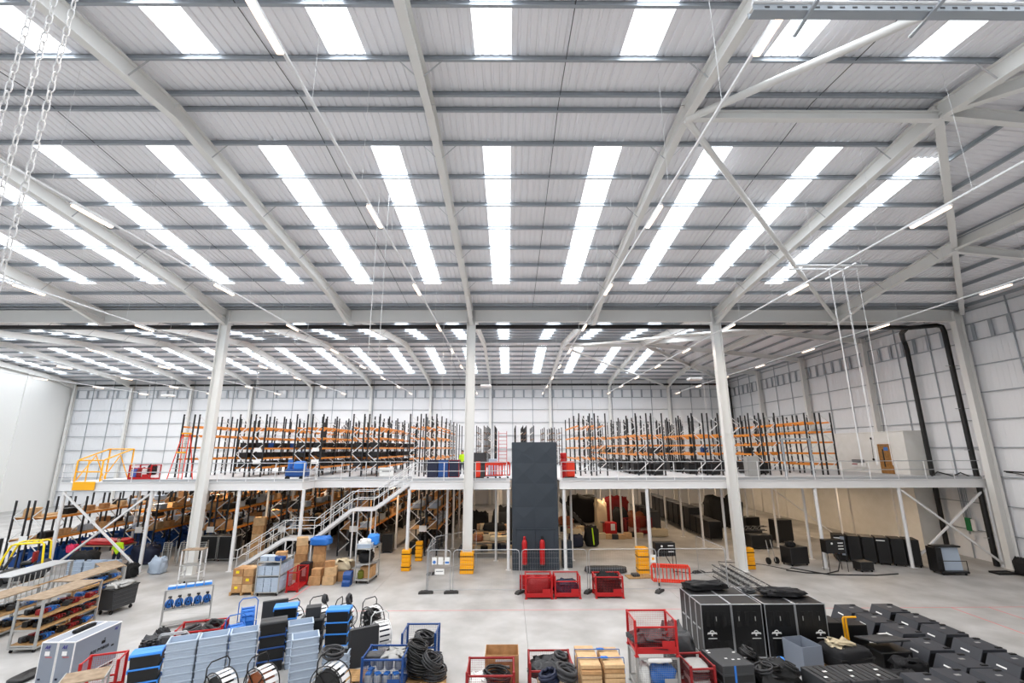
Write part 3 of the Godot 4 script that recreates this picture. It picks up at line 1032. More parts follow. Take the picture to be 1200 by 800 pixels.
# ---------------------------------------------------------------- lift tower, partition, pipes
func build_fixtures():
	# goods lift tower clad in folded dark panels
	var t := thing("goods_lift", "dark blue-grey goods lift tower of creased panels", "lift", Vector3(1.62, 0, -29.15))
	part("shaft", Vector3(0, 3.68, -1.25), Vector3(2.78, 7.36, 2.4), M.lift_grey, t, .02)
	var rows := [[7.36, 6.1], [6.1, 4.88], [4.88, 3.52], [3.52, 2.3]]
	for r in rows:
		for s in [-1, 1]:
			var hh: float = r[0] - r[1] - .02
			var ww := 1.36
			var me := kept("crease%.2f" % hh, func():
				var mb := MB.new()
				var a := Vector3(-ww / 2, -hh / 2, 0); var b := Vector3(ww / 2, -hh / 2, 0); var c := Vector3(ww / 2, hh / 2, 0); var d := Vector3(-ww / 2, hh / 2, 0)
				var m := Vector3(0, 0, .035)
				mb.tri(a, b, m); mb.tri(b, c, m); mb.tri(c, d, m); mb.tri(d, a, m)
				return mb.done())
			obj("clad_panel", me, M.lift_grey, t, T(Vector3(s * .69, (r[0] + r[1]) / 2, -.045)))
	for s in [-1, 1]:
		var d := part("door_leaf", Vector3(s * .56, 1.12, -.02), Vector3(1.1, 2.2, .05), M.lift_grey, t, .01)
		part("handle", Vector3(-s * .48, 0, .05), Vector3(.04, .28, .05), M.charcoal, d, .008)
	part("door_frame", Vector3(0, 2.27, -.02), Vector3(2.4, .06, .07), M.lift_grey, t, .008)
	# red gas-style extinguishers before the lift doors
	for s in [[.95, "tall red cylinder with a red cap hung on the left lift door", M.red_paint], [2.0, "tall red cylinder with a black cap hung on the right lift door", M.cap_black]]:
		var c := thing("fire_cylinder", s[1], "cylinder", Vector3(s[0], .3, -28.955))
		part("wall_bracket", Vector3(0, .7, -.14), Vector3(.2, .08, .1), M.charcoal, c, .01)
		obj("body", kept("cyl", func(): return MB.new().lathe([Vector2(0, .06), Vector2(.13, .06), Vector2(.15, .1), Vector2(.15, 1.25), Vector2(.12, 1.38), Vector2(.05, 1.45), Vector2(0, 1.46)], 14).done()), M.red_paint, c)
		obj("cap", kept("cylcap", func(): return MB.new().lathe([Vector2(.05, 1.44), Vector2(.07, 1.46), Vector2(.07, 1.6), Vector2(0, 1.62)], 10).done()), s[2], c)
		obj("foot_ring", kept("cylfoot", func(): return MB.new().lathe([Vector2(.15, 0), Vector2(.17, .02), Vector2(.16, .09), Vector2(.13, .09)], 14).done()), M.charcoal, c)
	var ct := thing("control_cabinet", "dark grey cabinet beside the lift tower behind the white post", "cabinet", Vector3(3.55, 0, -29.95))
	part("body", Vector3(0, .75, 0), Vector3(.6, 1.5, .5), M.lift_grey, ct, .015)
	part("door", Vector3(0, .78, .26), Vector3(.54, 1.36, .02), M.lift_grey, ct, .006)
	# partition wall beside the right-hand wall, two storeys
	var pw := base("wall_partition")
	tag(pw, "pale plastered two-storey partition near the right-hand wall", "", "", "structure")
	var px := 28.6
	part("side_face", Vector3(px + .06, 4.05, -47.4), Vector3(.12, 8.1, 27.8), M.plaster, pw, .005)
	part("end_face", Vector3((px + .12 + 30.0) / 2, 4.05, -33.56), Vector3(30.0 - px - .12, 8.1, .12), M.plaster, pw, .005)
	part("lid", Vector3((px + 30.1) / 2, 8.12, -47.4), Vector3(1.6, .06, 27.9), M.plaster, pw, .005)
	for i in 5:
		part("pilaster", Vector3(px - .08, 2.3, -35.5 - i * 4.6), Vector3(.16, 4.5, .3), M.plaster, pw, .01)
	var dr := base("door_1", Vector3(px - .03, DECK, -35.4), -PI / 2)
	tag(dr, "oak door standing open in the white partition on the mezzanine", "", "", "structure")
	for s in [-1, 1]: part("jamb", Vector3(s * .52, 1.05, 0), Vector3(.08, 2.1, .14), M.door_wood, dr, .006)
	part("head", Vector3(0, 2.12, 0), Vector3(1.12, .08, .14), M.door_wood, dr, .006)
	var lf := part("leaf", Vector3(0, 1.03, .03), Vector3(.94, 2.04, .05), M.door_wood, dr, .006)
	part("vision_panel", Vector3(-.12, .1, .03), Vector3(.12, 1.3, .02), M.black_plastic, lf, .003)
	part("notice", Vector3(.2, .78, .03), Vector3(.4, .26, .01), M.blue_ink, lf, 0)
	var wn := thing("wall_board", "white notice board fixed to the partition beyond the mezzanine rail", "board", Vector3(px - .06, DECK + .35, -38.2), -PI / 2)
	part("panel", Vector3(0, .2, 0), Vector3(1.6, .38, .05), M.white_paper, wn, .006)
	part("strip", Vector3(0, .5, .05), Vector3(1.2, .2, .16), M.charcoal, wn, .02)
	part("red_text_band", Vector3(-.45, .24, .03), Vector3(.6, .07, .006), M.red_dull, wn, 0)
	var cd := thing("conduit", "thin black conduit with two round boxes on the partition by the oak door", "conduit", Vector3(px - .05, DECK, -36.6))
	rod("tube", Vector3(0, 1.0, 0), Vector3(0, 2.6, .1), .015, M.cap_black, cd, 6)
	for y in [1.0, 2.6]: rod("junction_box", Vector3(-.03, y, 0 if y < 2 else .1), Vector3(.03, y, 0 if y < 2 else .1), .09, M.cap_black, cd, 10)
	# black rainwater pipes
	var p1 := thing("rainwater_pipe", "long black rainwater pipe along the valley beam, dropping beside the right column", "pipe")
	obj("run", MB.new().path([Vector3(XL + 1, 14.92, -29.6), Vector3(-10, 14.92, -29.6), Vector3(10, 14.92, -29.6), Vector3(26.2, 14.86, -29.6), Vector3(27.2, 14.86, -29.75), Vector3(29.0, 15.0, -29.62), Vector3(29.28, 14.9, -29.55), Vector3(29.32, 14.5, -29.5), Vector3(29.32, 10, -29.5), Vector3(29.32, .02, -29.5)], .15, 12).done(), M.pipe_black, p1)
	for i in 30:
		var x := XL + 3 + i * 2.85
		if x > 27: break
		rod("pipe_clip", Vector3(x, 14.75, -29.6), Vector3(x, 15.15, -29.6), .02, M.galv_light, p1, 5)
	for y in [1.6, 4.2, 6.8, 9.4, 12.2]:
		strut("bracket", Vector3(28.9, y, -29.5), Vector3(29.75, y, -29.42), .05, .03, M.galv_light, p1)
	var p2 := thing("rainwater_pipe", "black rainwater pipe dropping down the right-hand wall behind the mezzanine", "pipe")
	obj("run", MB.new().path([Vector3(27.0, 14.8, -29.75), Vector3(27.4, 14.7, -30.6), Vector3(29.2, 14.7, -32.6), Vector3(29.65, 14.5, -33.0), Vector3(29.7, 14.0, -33.0), Vector3(29.7, 8, -33.0), Vector3(29.7, 0.02, -33.0)], .15, 12).done(), M.pipe_black, p2)
	var p3 := thing("rainwater_pipe", "black rainwater pipe along the far eaves above the end wall", "pipe")
	obj("run", MB.new().path([Vector3(XL + 1, 15.3, -61.0), Vector3(-10, 15.3, -61.0), Vector3(28.6, 15.3, -61.0), Vector3(29.5, 15.2, -61.1), Vector3(29.7, 14.8, -60.9), Vector3(29.7, 8.2, -60.7)], .13, 10).done(), M.pipe_black, p3)
	var cb := thing("floor_cable", "black cable lying along the mezzanine edge by the right-hand wall", "cable", Vector3(28.2, DECK + .02, -30.2))
	obj("cable", MB.new().path([Vector3(-1.2, 0.02, 0), Vector3(-.4, .35, -.3), Vector3(.3, .1, 0), Vector3(1.0, .3, -.2), Vector3(1.4, .02, .1)], .04, 6).done(), M.pipe_black, cb)
	# electrical panel and conduits on the right-hand wall under the deck
	var ep := thing("wall_socket_box", "dark green socket box with white plates on the right-hand wall under the mezzanine", "socket box", Vector3(29.9, 1.9, -31.3), -PI / 2)
	part("box", Vector3(0, .2, 0), Vector3(.35, .8, .16), M.sign_green, ep, .01)
	part("plate", Vector3(.32, .2, 0), Vector3(.25, .7, .12), M.white_paint, ep, .01)
	part("plate", Vector3(.05, -.55, 0), Vector3(.28, .3, .12), M.white_paint, ep, .01)
	for i in 5: rod("conduit", Vector3(-.25 + i * .12, .6, 0), Vector3(-.25 + i * .12, 2.7, 0), .025, M.galv, ep, 6)
	var wc := thing("wall_cable", "thin black cable running down the right-hand wall in front of the mezzanine", "cable")
	obj("cable", MB.new().path([Vector3(29.85, 5.5, -28.2), Vector3(29.85, 5.45, -27.5), Vector3(29.85, 5.3, -27.0), Vector3(29.85, .2, -26.6)], .03, 6).done(), M.pipe_black, wc)
	var wc2 := thing("wall_cable", "black cable level along the right-hand wall in front of the mezzanine", "cable")
	obj("cable", MB.new().path([Vector3(29.85, 5.55, -28.3), Vector3(29.85, 5.5, -25.0), Vector3(29.85, 5.5, -18.0)], .04, 6).done(), M.pipe_black, wc2)
	# exit sign hung under the deck
	var es := thing("exit_sign", "small green running-man exit sign hung under the mezzanine", "sign", Vector3(26.0, 3.3, -46.0))
	part("plate", Vector3(0, .14, 0), Vector3(.62, .3, .04), M.exit_glow, es, .005)
	part("pictogram", Vector3(.08, .14, .025), Vector3(.14, .2, .006), M.white_paper, es, 0)
	rod("hanger", Vector3(0, .28, 0), Vector3(0, 1.4, 0), .012, M.galv, es, 5)
	# chains at upper left, drop wires, cable tray, hoist tubes
	var cx := [[-6.64, -5.2, 9.0], [-6.48, -5.3, 8.9], [-6.08, -5.2, 8.5]]
	var cl := ["leftmost hanging white chain", "middle hanging white chain of the three", "rightmost of the three hanging white chains"]
	var link := kept("link", func():
		var mb := MB.new()
		var pts := []
		for i in 12:
			var a := TAU * i / 12
			pts.append(Vector3(.034 * cos(a), .065 * sin(a) + (.022 if sin(a) > 0 else -.022), 0))
		mb.path(pts, .009, 5, true)
		return mb.done())
	for i in 3:
		var ch := thing("hoist_chain", cl[i] + " at the upper left", "chain", Vector3(cx[i][0], 0, cx[i][1]))
		var y := roof_y(cx[i][1]) - .2
		var k := 0
		while y > cx[i][2]:
			obj("chain_link", link, M.wire_white, ch, Transform3D(Basis(Vector3.UP, (k % 2) * PI / 2 + .3), Vector3(0, y, 0)))
			y -= .15; k += 1
		strut("hook_block", Vector3(0, cx[i][2] - .12, 0), Vector3(0, cx[i][2] + .05, 0), .06, .06, M.galv_light, ch)
	var tray := thing("cable_tray", "perforated grey cable tray with brackets under the near roof at upper right", "cable tray", Vector3(0, 13.06, -5.3))
	for k in [-1, 1]: part("side_rail", Vector3(9.1, .05, k * .07), Vector3(11.2, .1, .012), M.galv, tray, .002)
	rod("top_tube", Vector3(3.5, .13, .07), Vector3(14.7, .13, .07), .03, M.wire_white, tray)
	part("bed", Vector3(9.1, 0, 0), Vector3(11.2, .008, .13), M.galv, tray, .001)
	for i in 60: part("slot", Vector3(3.7 + i * .18, .05, .078), Vector3(.07, .03, .004), M.charcoal, tray, 0)
	for i in 6: strut("bracket", Vector3(4.3 + i * 1.75, -.06, -.3), Vector3(4.3 + i * 1.75, -.02, .3), .05, .04, M.galv, tray)
	for i in 6: rod("hanger_rod", Vector3(4.3 + i * 1.75, 0, .2), Vector3(4.3 + i * 1.75, roof_y(-5.1) - 13.15, .2), .008, M.galv, tray, 5)
	var dn := 0
	for d in [[-5.3, -17.0, 10.2], [-4.9, -17.0, 10.2], [-4.5, -31.0, 8.2], [-3.9, -31.0, 8.2]]:
		var w := thing("drop_wire", "thin white drop wire left of the middle column, %s one of the %s pair" % ["left" if dn % 2 == 0 else "right", "near" if dn < 2 else "far"], "wire", Vector3(d[0], 0, d[1]), 0.0, "drop wires left of the middle column")
		dn += 1
		rod("wire", Vector3(0, d[2], 0), Vector3(0, roof_y(d[1]) + .02, 0), .012, M.wire_white, w, 5)
	for k in 5:
		var w := thing("hoist_tube", "tall thin white tube, %s from the left, hanging near the right end of the roof" % ORD[k], "tube", Vector3(15.85 + k * .34, 0, -21.0 - (k % 2) * .5), 0.0, "white tubes hanging near the right end")
		rod("tube", Vector3(0, 6.2, 0), Vector3(0, 15.73, 0), .012, M.wire_white, w, 6)
	var hf := thing("hoist_gantry", "white bar gantry under the roof carrying the hanging white tubes", "gantry", Vector3(16.6, 15.75, -21.2))
	part("bar", Vector3(-.6, 0, .2), Vector3(3.6, .08, .08), M.wire_white, hf); part("bar", Vector3(-.6, 0, -.3), Vector3(3.6, .08, .08), M.wire_white, hf); for q in [-2.0, .9]: rod("hanger", Vector3(q, 0, .2), Vector3(q, roof_y(-21.0, 16.6 + q) - 15.73, .2), .012, M.wire_white, hf, 5)
	part("bar", Vector3(.4, 0, -.6), Vector3(.08, .08, 2.2), M.wire_white, hf)
	for k in 26:
		var x := rng.randf_range(-40, 22); var z := rng.randf_range(-58, -32)
		var w := thing("drop_wire", "hair-thin wire hanging from the far roof above the racks", "wire", Vector3(x, 0, z), 0.0, "hair-thin wires under the far roof")
		rod("wire", Vector3(0, rng.randf_range(9.6, 11.5), 0), Vector3(0, roof_y(z, x) + .03, 0), .007, M.wire_white, w, 4)
	for k in 3:
		var at: Vector3 = [Vector3(-2.2, 13.0, -45), Vector3(16.5, 12.9, -40), Vector3(-38.5, 12.9, -52)][k]
		var h := thing("pendant_unit", ["small white pendant unit hung on four wires left of the middle column", "white pendant drum hung on wires behind the right column", "small white pendant unit hung before the far end wall at left"][k], "pendant", at)
		part("body", Vector3.ZERO, Vector3(1.1, .22, .9), M.white_paint, h, .06)
		for i in 4: rod("wire", Vector3(.45 if i & 1 else -.45, .1, .35 if i & 2 else -.35), Vector3(.45 if i & 1 else -.45, roof_y(at.z, at.x) - at.y + .03, .35 if i & 2 else -.35), .007, M.wire_white, h, 4)

# ---------------------------------------------------------------- builders for the stock
func castors(t: Node, w: float, d: float, r := .055):
	var me := kept("castor%.3f" % r, func():
		var mb := MB.new()
		mb.tube(Vector3(-.02, r, 0), Vector3(.02, r, 0), r, 12)
		mb.cbox(Vector3(0, r * 1.55, 0), Vector3(.065, r * .9, .06), .006)
		return mb.done())
	for sx in [-1, 1]:
		for sz in [-1, 1]:
			obj("castor", me, M.rubber, t, T(Vector3(sx * (w / 2 - .09), 0, sz * (d / 2 - .09))))

func grid_mesh(w: float, h: float, step: float, r: float) -> Mesh:
	# woven wire: uprights and crosswires
	return kept("grid%.2f_%.2f_%.2f_%.3f" % [w, h, step, r], func():
		var mb := MB.new()
		var n := int(w / step)
		for i in n + 1: mb.tube(Vector3(-w / 2 + w * i / n, 0, 0), Vector3(-w / 2 + w * i / n, h, 0), r, 4, -1, false)
		var k := maxi(1, int(h / step))
		for i in k + 1: mb.tube(Vector3(-w / 2, h * i / k, 0), Vector3(w / 2, h * i / k, 0), r, 4, -1, false)
		return mb.done())

func cage(label: String, at: Vector3, turn: float, w: float, d: float, h: float, m: Material, low := .5, group := "") -> Node3D:
	# steel stillage: four posts with feet, solid base rim, mesh sides, a half-height front
	var t := thing("stillage_cage", label, "cage", at, turn, group)
	for sx in [-1, 1]:
		for sz in [-1, 1]:
			var p := part("post", Vector3(sx * (w / 2 - .03), h / 2, sz * (d / 2 - .03)), Vector3(.07, h, .07), m, t)
			part("foot", Vector3(0, -h / 2 + .02, 0), Vector3(.12, .04, .12), m, p)
	part("base_tray", Vector3(0, .13, 0), Vector3(w - .04, .03, d - .04), m, t)
	for sz in [-1, 1]:
		part("base_rim", Vector3(0, .13 if sz < 0 else .17, sz * (d / 2 - .02)), Vector3(w - .1, .1 if sz < 0 else .18, .03), m, t)
		part("top_rail", Vector3(0, h - .03, sz * (d / 2 - .03)) if sz < 0 else Vector3(0, h * low, sz * (d / 2 - .03)), Vector3(w - .1, .05, .05), m, t)
	for sx in [-1, 1]:
		part("base_rim", Vector3(sx * (w / 2 - .02), .13, 0), Vector3(.03, .1, d - .1), m, t)
		part("top_rail", Vector3(sx * (w / 2 - .03), h - .03, 0), Vector3(.04, .04, d - .1), m, t)
		obj("mesh_side", grid_mesh(d - .1, h - .22, .055, .0024), m, t, Transform3D(Basis(Vector3.UP, PI / 2), Vector3(sx * (w / 2 - .03), .18, 0)))
	obj("mesh_side", grid_mesh(w - .1, h - .22, .055, .0024), m, t, T(Vector3(0, .18, -d / 2 + .03)))
	obj("mesh_side", grid_mesh(w - .1, h * low - .2, .055, .0024), m, t, T(Vector3(0, .18, d / 2 - .03)))
	part("plate", Vector3(w * .28, h * .3, d / 2 - .005), Vector3(w * .3, h * .26, .012), m, t)
	return t

func coil(label: String, at: Vector3, R: float, r: float, turns: int, m: Material, tilt := 0.0, group := "", sd := 1) -> MeshInstance3D:
	var me := kept("coil%.2f_%.3f_%d_%d" % [R, r, turns, sd], func():
		var g := RandomNumberGenerator.new()
		g.seed = 100 + sd
		var pts := []
		var n := turns * 14
		var a := g.randf() * 6.0
		for i in n:
			var k := float(i) / 14.0
			var q := R * (.82 + .26 * sin(k * 1.9 + a) * .5 + g.randf_range(-.03, .03))
			pts.append(Vector3(q * cos(TAU * k), r + (float(i) / n) * turns * r * 1.1 + g.randf_range(0, r), q * sin(TAU * k)))
		return MB.new().path(pts, r, 6).done())
	var o := obj("cable_coil", me, m, null, Transform3D(Basis(Vector3.FORWARD, tilt), at))
	return tag(o, label, "cable", group)

func lump_mesh(s: Vector3, sd: int, amp := .12, pw := .45) -> Mesh:
	# soft heaped shape with folds, flat underneath
	return kept("lump%s_%d_%.2f" % [s, sd, amp], func():
		var nz := FastNoiseLite.new()
		nz.seed = sd; nz.frequency = 1.6
		nz.fractal_octaves = 3
		var mb := MB.new()
		mb.smooth()
		var nu := 22; var nv := 11
		var P := []
		for j in nv + 1:
			var row := []
			var v := PI * j / nv - PI / 2
			for i in nu:
				var u := TAU * i / nu
				var c := Vector3(signf(cos(u)) * pow(absf(cos(u)), pw) * pow(maxf(0, cos(v)), pw), signf(sin(v)) * pow(absf(sin(v)), pw), signf(sin(u)) * pow(absf(sin(u)), pw) * pow(maxf(0, cos(v)), pw))
				var k := 1.0 + amp * nz.get_noise_3dv(c * 2.2) * 2.0
				var p := Vector3(c.x * s.x * .5 * k, (c.y * .5 + .5) * s.y, c.z * s.z * .5 * k)
				if c.y > -.5: p.y *= (1.0 + amp * 1.6 * nz.get_noise_2d(c.x * 3.1 + 7.0, c.z * 3.1))
				row.append(p)
			P.append(row)
		for j in nv:
			for i in nu:
				mb.quad(P[j][i], P[j + 1][i], P[j + 1][(i + 1) % nu], P[j][(i + 1) % nu])
		return mb.done())

func lump(called: String, label: String, category: String, at: Vector3, s: Vector3, m: Material, sd: int, amp := .12, turn := 0.0, group := "") -> MeshInstance3D:
	return tag(obj(called, lump_mesh(s, sd, amp), m, null, T(at, turn)), label, category, group)

func flight_case(label: String, at: Vector3, turn: float, w: float, h: float, d: float, m: Material, edge: Material, group := "", wheels := true) -> Node3D:
	var t := thing("flight_case", label, "flight case", at, turn, group)
	var y0 := .11 if wheels else 0.0
	obj("shell", box_mesh(Vector3(w, h - y0, d), .01), m, t, T(Vector3(0, y0 + (h - y0) / 2, 0)))
	for sx in [-1, 1]:
		for sz in [-1, 1]:
			part("edge_profile", Vector3(sx * (w / 2 - .012), y0 + (h - y0) / 2, sz * (d / 2 - .012)), Vector3(.035, h - y0, .035), edge, t, .008)
	for sy in [y0 + .012, h - .012]:
		for sz in [-1, 1]: part("edge_profile", Vector3(0, sy, sz * (d / 2 - .012)), Vector3(w - .02, .035, .035), edge, t, .008)
		for sx in [-1, 1]: part("edge_profile", Vector3(sx * (w / 2 - .012), sy, 0), Vector3(.035, .035, d - .02), edge, t, .008)
	if wheels: castors(t, w, d)
	return t

func carton(label: String, at: Vector3, turn: float, v: int, m: Material, group := "") -> MeshInstance3D:
	return tag(obj("carton", carton_mesh(v), m, null, T(at, turn)), label, "carton", group)

func pallet(label: String, at: Vector3, turn: float, w := 1.2, d := 1.0) -> Node3D:
	var t := thing("timber_pallet", label, "pallet", at, turn)
	for i in 7: part("deck_board", Vector3(0, .132, -d / 2 + .06 + i * (d - .12) / 6), Vector3(w, .022, .1), M.timber, t, .003)
	for x in [-w / 2 + .06, 0, w / 2 - .06]:
		part("bearer", Vector3(x, .07, 0), Vector3(.1, .1, d), M.timber, t, .004)
		part("bottom_board", Vector3(x, .011, 0), Vector3(.1, .022, d), M.timber, t, .003)
	return t

func crate_mesh() -> Mesh:
	# stacking euro crate 0.8 x 0.6 x 0.22, open top, stiffening ribs
	return kept("euro", func():
		var mb := MB.new()
		var w := .78; var d := .58; var h := .21
		for s in [-1, 1]:
			mb.box(Vector3(0, h / 2, s * (d / 2 - .02)), Vector3(w - .02, h, .02)); mb.box(Vector3(s * (w / 2 - .02), h / 2, 0), Vector3(.02, h, d - .02))
			mb.cbox(Vector3(0, h - .022, s * (d / 2 - .008)), Vector3(w + .02, .04, .04), .008); mb.cbox(Vector3(s * (w / 2 - .008), h - .022, 0), Vector3(.04, .04, d + .02), .008)
			mb.box(Vector3(0, h * .5, s * (d / 2 - .01)), Vector3(w - .02, .016, .024)); mb.box(Vector3(s * (w / 2 - .01), h * .5, 0), Vector3(.024, .016, d - .02))
			for i in 5: mb.box(Vector3(-.32 + i * .16, h * .45, s * (d / 2 - .01)), Vector3(.02, h * .72, .024))
			for i in 3: mb.box(Vector3(s * (w / 2 - .01), h * .45, -.2 + i * .2), Vector3(.024, h * .72, .02))
		mb.box(Vector3(0, .012, 0), Vector3(w - .07, .02, d - .07))
		return mb.done())

func black_crate_mesh() -> Mesh:
	return kept("bcrate", func():
		var mb := MB.new()
		mb.prism(PackedVector2Array([Vector2(-.35, 0), Vector2(.35, 0), Vector2(.375, .33), Vector2(-.375, .33)]), -.26, .26)
		return mb.done())

func black_crate(label: String, at: Vector3, turn: float, rim: Material, lid := false, group := "") -> Node3D:
	var t := thing("lidded_crate", label, "crate", at, turn, group)
	obj("tub", black_crate_mesh(), M.black_plastic, t)
	var rimm := kept("bcrim", func():
		var mb := MB.new()
		for s in [-1, 1]:
			mb.cbox(Vector3(0, .335, s * .275), Vector3(.8, .045, .03), .008); mb.cbox(Vector3(s * .385, .335, 0), Vector3(.03, .045, .55), .008)
		for s in [-1, 1]:
			for k in [-1, 1]: mb.cbox(Vector3(s * .385, .3, k * .27), Vector3(.035, .1, .035), .008)
		return mb.done())
	obj("rim", rimm, rim, t)
	if lid:
		for s in [-1, 1]: part("lid_flap", Vector3(0, .37, s * .135), Vector3(.8, .03, .265), rim, t, .01, Basis(Vector3.RIGHT, s * .06))
	return t

func cable_drum(label: String, at: Vector3, turn: float, R: float, frame: Material, slat: Material, cable: Material, group := "") -> Node3D:
	# cable reel turning in a bent-tube stand
	var t := thing("cable_drum", label, "cable reel", at, turn, group)
	var cy := R + .1
	var W := .22
	for s in [-1, 1]:
		var ring := MB.new()
		var pts := []
		for i in 24: pts.append(Vector3(s * W, cy + R * sin(TAU * i / 24), R * cos(TAU * i / 24)))
		ring.path(pts, .016, 6, true)
		obj("flange_ring", ring.done(), frame, t)
		for i in 4:
			var a := TAU * (i + .5) / 4
			strut("spoke", Vector3(s * W, cy + .05 * sin(a), .05 * cos(a)), Vector3(s * W, cy + R * sin(a), R * cos(a)), .02, .03, frame, t)
		var hoop := MB.new()
		hoop.path([Vector3(s * (W + .1), 0.02, -R * .9), Vector3(s * (W + .1), cy, -R * .55), Vector3(s * (W + .1), cy + R * .6, -R * .5)] , .017, 6)
		hoop.path([Vector3(s * (W + .1), 0.02, R * .9), Vector3(s * (W + .1), cy, 0)], .017, 6)
		obj("side_leg", hoop.done(), frame, t)
	var top := MB.new()
	top.path([Vector3(-W - .1, cy + R * .6, -R * .5), Vector3(-W - .1, cy + R + .12, -R * .48), Vector3(-W + .0, cy + R + .24, -R * .46), Vector3(W, cy + R + .24, -R * .46), Vector3(W + .1, cy + R + .12, -R * .48), Vector3(W + .1, cy + R * .6, -R * .5)], .019, 8)
	obj("push_hoop", top.done(), frame, t)
	rod("axle", Vector3(-W - .12, cy, 0), Vector3(W + .12, cy, 0), .025, M.galv_light, t)
	var wind := MB.new()
	var pp := []
	for i in 9 * 14:
		var a := TAU * i / 14
		pp.append(Vector3(-W + .04 + (2 * W - .08) * (i / 126.0), cy + R * .72 * sin(a), R * .72 * cos(a)))
	wind.path(pp, .026, 6)
	for i in 16:
		var a := TAU * i / 16
		strut("stave", Vector3(-W, cy + R * .93 * sin(a), R * .93 * cos(a)), Vector3(W, cy + R * .93 * sin(a), R * .93 * cos(a)), R * .24, .014, slat, t, Vector3(0, sin(a), cos(a)))
	wind.tube(Vector3(-W + .02, cy, 0), Vector3(W - .02, cy, 0), R * .68, 20)
	obj("wound_cable", wind.done(), cable, t)
	return t

func shelf_trolley(label: String, at: Vector3, turn: float, w: float, d: float, h: float, levels: Array, frame: Material, top: Material, shelf: Material, slats := 0) -> Node3D:
	# long shelved trolley: ladder ends, boards, castors (x across, z long)
	var t := thing("shelf_trolley", label, "trolley", at, turn)
	for sz in [-1, 1]:
		for sx in [-1, 1]:
			part("upright", Vector3(sx * (w / 2 - .04), h / 2 + .08, sz * (d / 2 - .03)), Vector3(.09, h - .16, .05), frame, t, .006)
		for y in levels:
			part("end_rail", Vector3(0, y, sz * (d / 2 - .03)), Vector3(w - .16, .05, .04), frame, t, .006)
	for y in levels:
		part("shelf_board", Vector3(0, y + .01, 0), Vector3(w - .1, .03, d - .06), shelf, t, .004)
		for sx in [-1, 1]: part("side_rail", Vector3(sx * (w / 2 - .02), y, 0), Vector3(.03, .06, d - .1), M.timber, t, .004)
	for i in slats: part("side_slat", Vector3(w / 2 - .02, h * .55, -d / 2 + .15 + i * (d - .3) / (slats - 1)), Vector3(.025, h * .8, .035), frame, t, .004)
	part("top_board", Vector3(0, h + .0, 0), Vector3(w, .045, d), top, t, .008)
	part("base_frame", Vector3(0, .15, 0), Vector3(w, .06, d), frame, t, .006)
	castors(t, w, d, .06)
	return t

func fence_panel(label: String, a: Vector3, b: Vector3, h := 2.0) -> Node3D:
	var d := b - a
	var L := d.length()
	var t := thing("mesh_fence_panel", label, "fence panel", (a + b) * .5, atan2(-d.z, d.x))
	var fr := MB.new()
	var k := .14
	fr.path([Vector3(-L / 2 + .03, .05, 0), Vector3(-L / 2 + .03, h - k, 0), Vector3(-L / 2 + .03 + k * .35, h - k * .3, 0), Vector3(-L / 2 + .03 + k, h, 0), Vector3(L / 2 - .03 - k, h, 0), Vector3(L / 2 - .03 - k * .35, h - k * .3, 0), Vector3(L / 2 - .03, h - k, 0), Vector3(L / 2 - .03, .05, 0)], .02, 7)
	obj("tube_frame", fr.done(), M.galv_light, t)
	rod("bottom_rail", Vector3(-L / 2 + .03, .16, 0), Vector3(L / 2 - .03, .16, 0), .017, M.galv_light, t)
	var wires := MB.new()
	for i in int(L / .12): wires.tube(Vector3(-L / 2 + .1 + i * .12, .16, 0), Vector3(-L / 2 + .1 + i * .12, h - .02, 0), .0022, 3, -1, false)
	for i in 7: wires.tube(Vector3(-L / 2 + .03, .35 + i * .25, 0), Vector3(L / 2 - .03, .35 + i * .25, 0), .0028, 3, -1, false)
	obj("wire_infill", wires.done(), M.galv_light, t)
	return t

func fence_foot(at: Vector3, turn: float):
	var t := obj("fence_foot", kept("ffoot", func():
		var mb := MB.new()
		mb.prism(PackedVector2Array([Vector2(-.36, 0), Vector2(.36, 0), Vector2(.36, .07), Vector2(.24, .13), Vector2(-.24, .13), Vector2(-.36, .07)]), -.11, .11)
		mb.tube(Vector3(-.04, .12, 0), Vector3(-.04, .16, 0), .035, 8); mb.tube(Vector3(.08, .12, 0), Vector3(.08, .16, 0), .035, 8)
		return mb.done()), M.concrete_foot, null, T(at, turn))
	tag(t, "dark block foot, %s of the temporary mesh fence" % ORD[names.get("fence_foot", 0)], "fence foot", "block feet of the mesh fence")

func protector(label: String, at: Vector3, w := .62, n := 5) -> Node3D:
	var t := thing("post_protector", label, "post guard", at)
	for i in n:
		var me := kept("prot%.2f" % w, func():
			var mb := MB.new()
			for s in [-1, 1]:
				mb.cbox(Vector3(s * (w / 2 - .07), .112, 0), Vector3(.14, .22, w), .03)
				mb.cbox(Vector3(0, .112, s * (w / 2 - .07)), Vector3(w - .2, .22, .14), .03)
			return mb.done())
		obj("guard_block", me, M.yellow_plastic, t, T(Vector3(0, i * .235, 0)))
	for y in [.3, 1.0]:
		for s in [-1, 1]:
			part("strap", Vector3(0, y - .07, s * (w / 2 + .004)), Vector3(w + .012, .04, .008), M.cap_black, t, 0); part("strap", Vector3(s * (w / 2 + .004), y - .07, 0), Vector3(.008, .04, w), M.cap_black, t, 0)
	return t

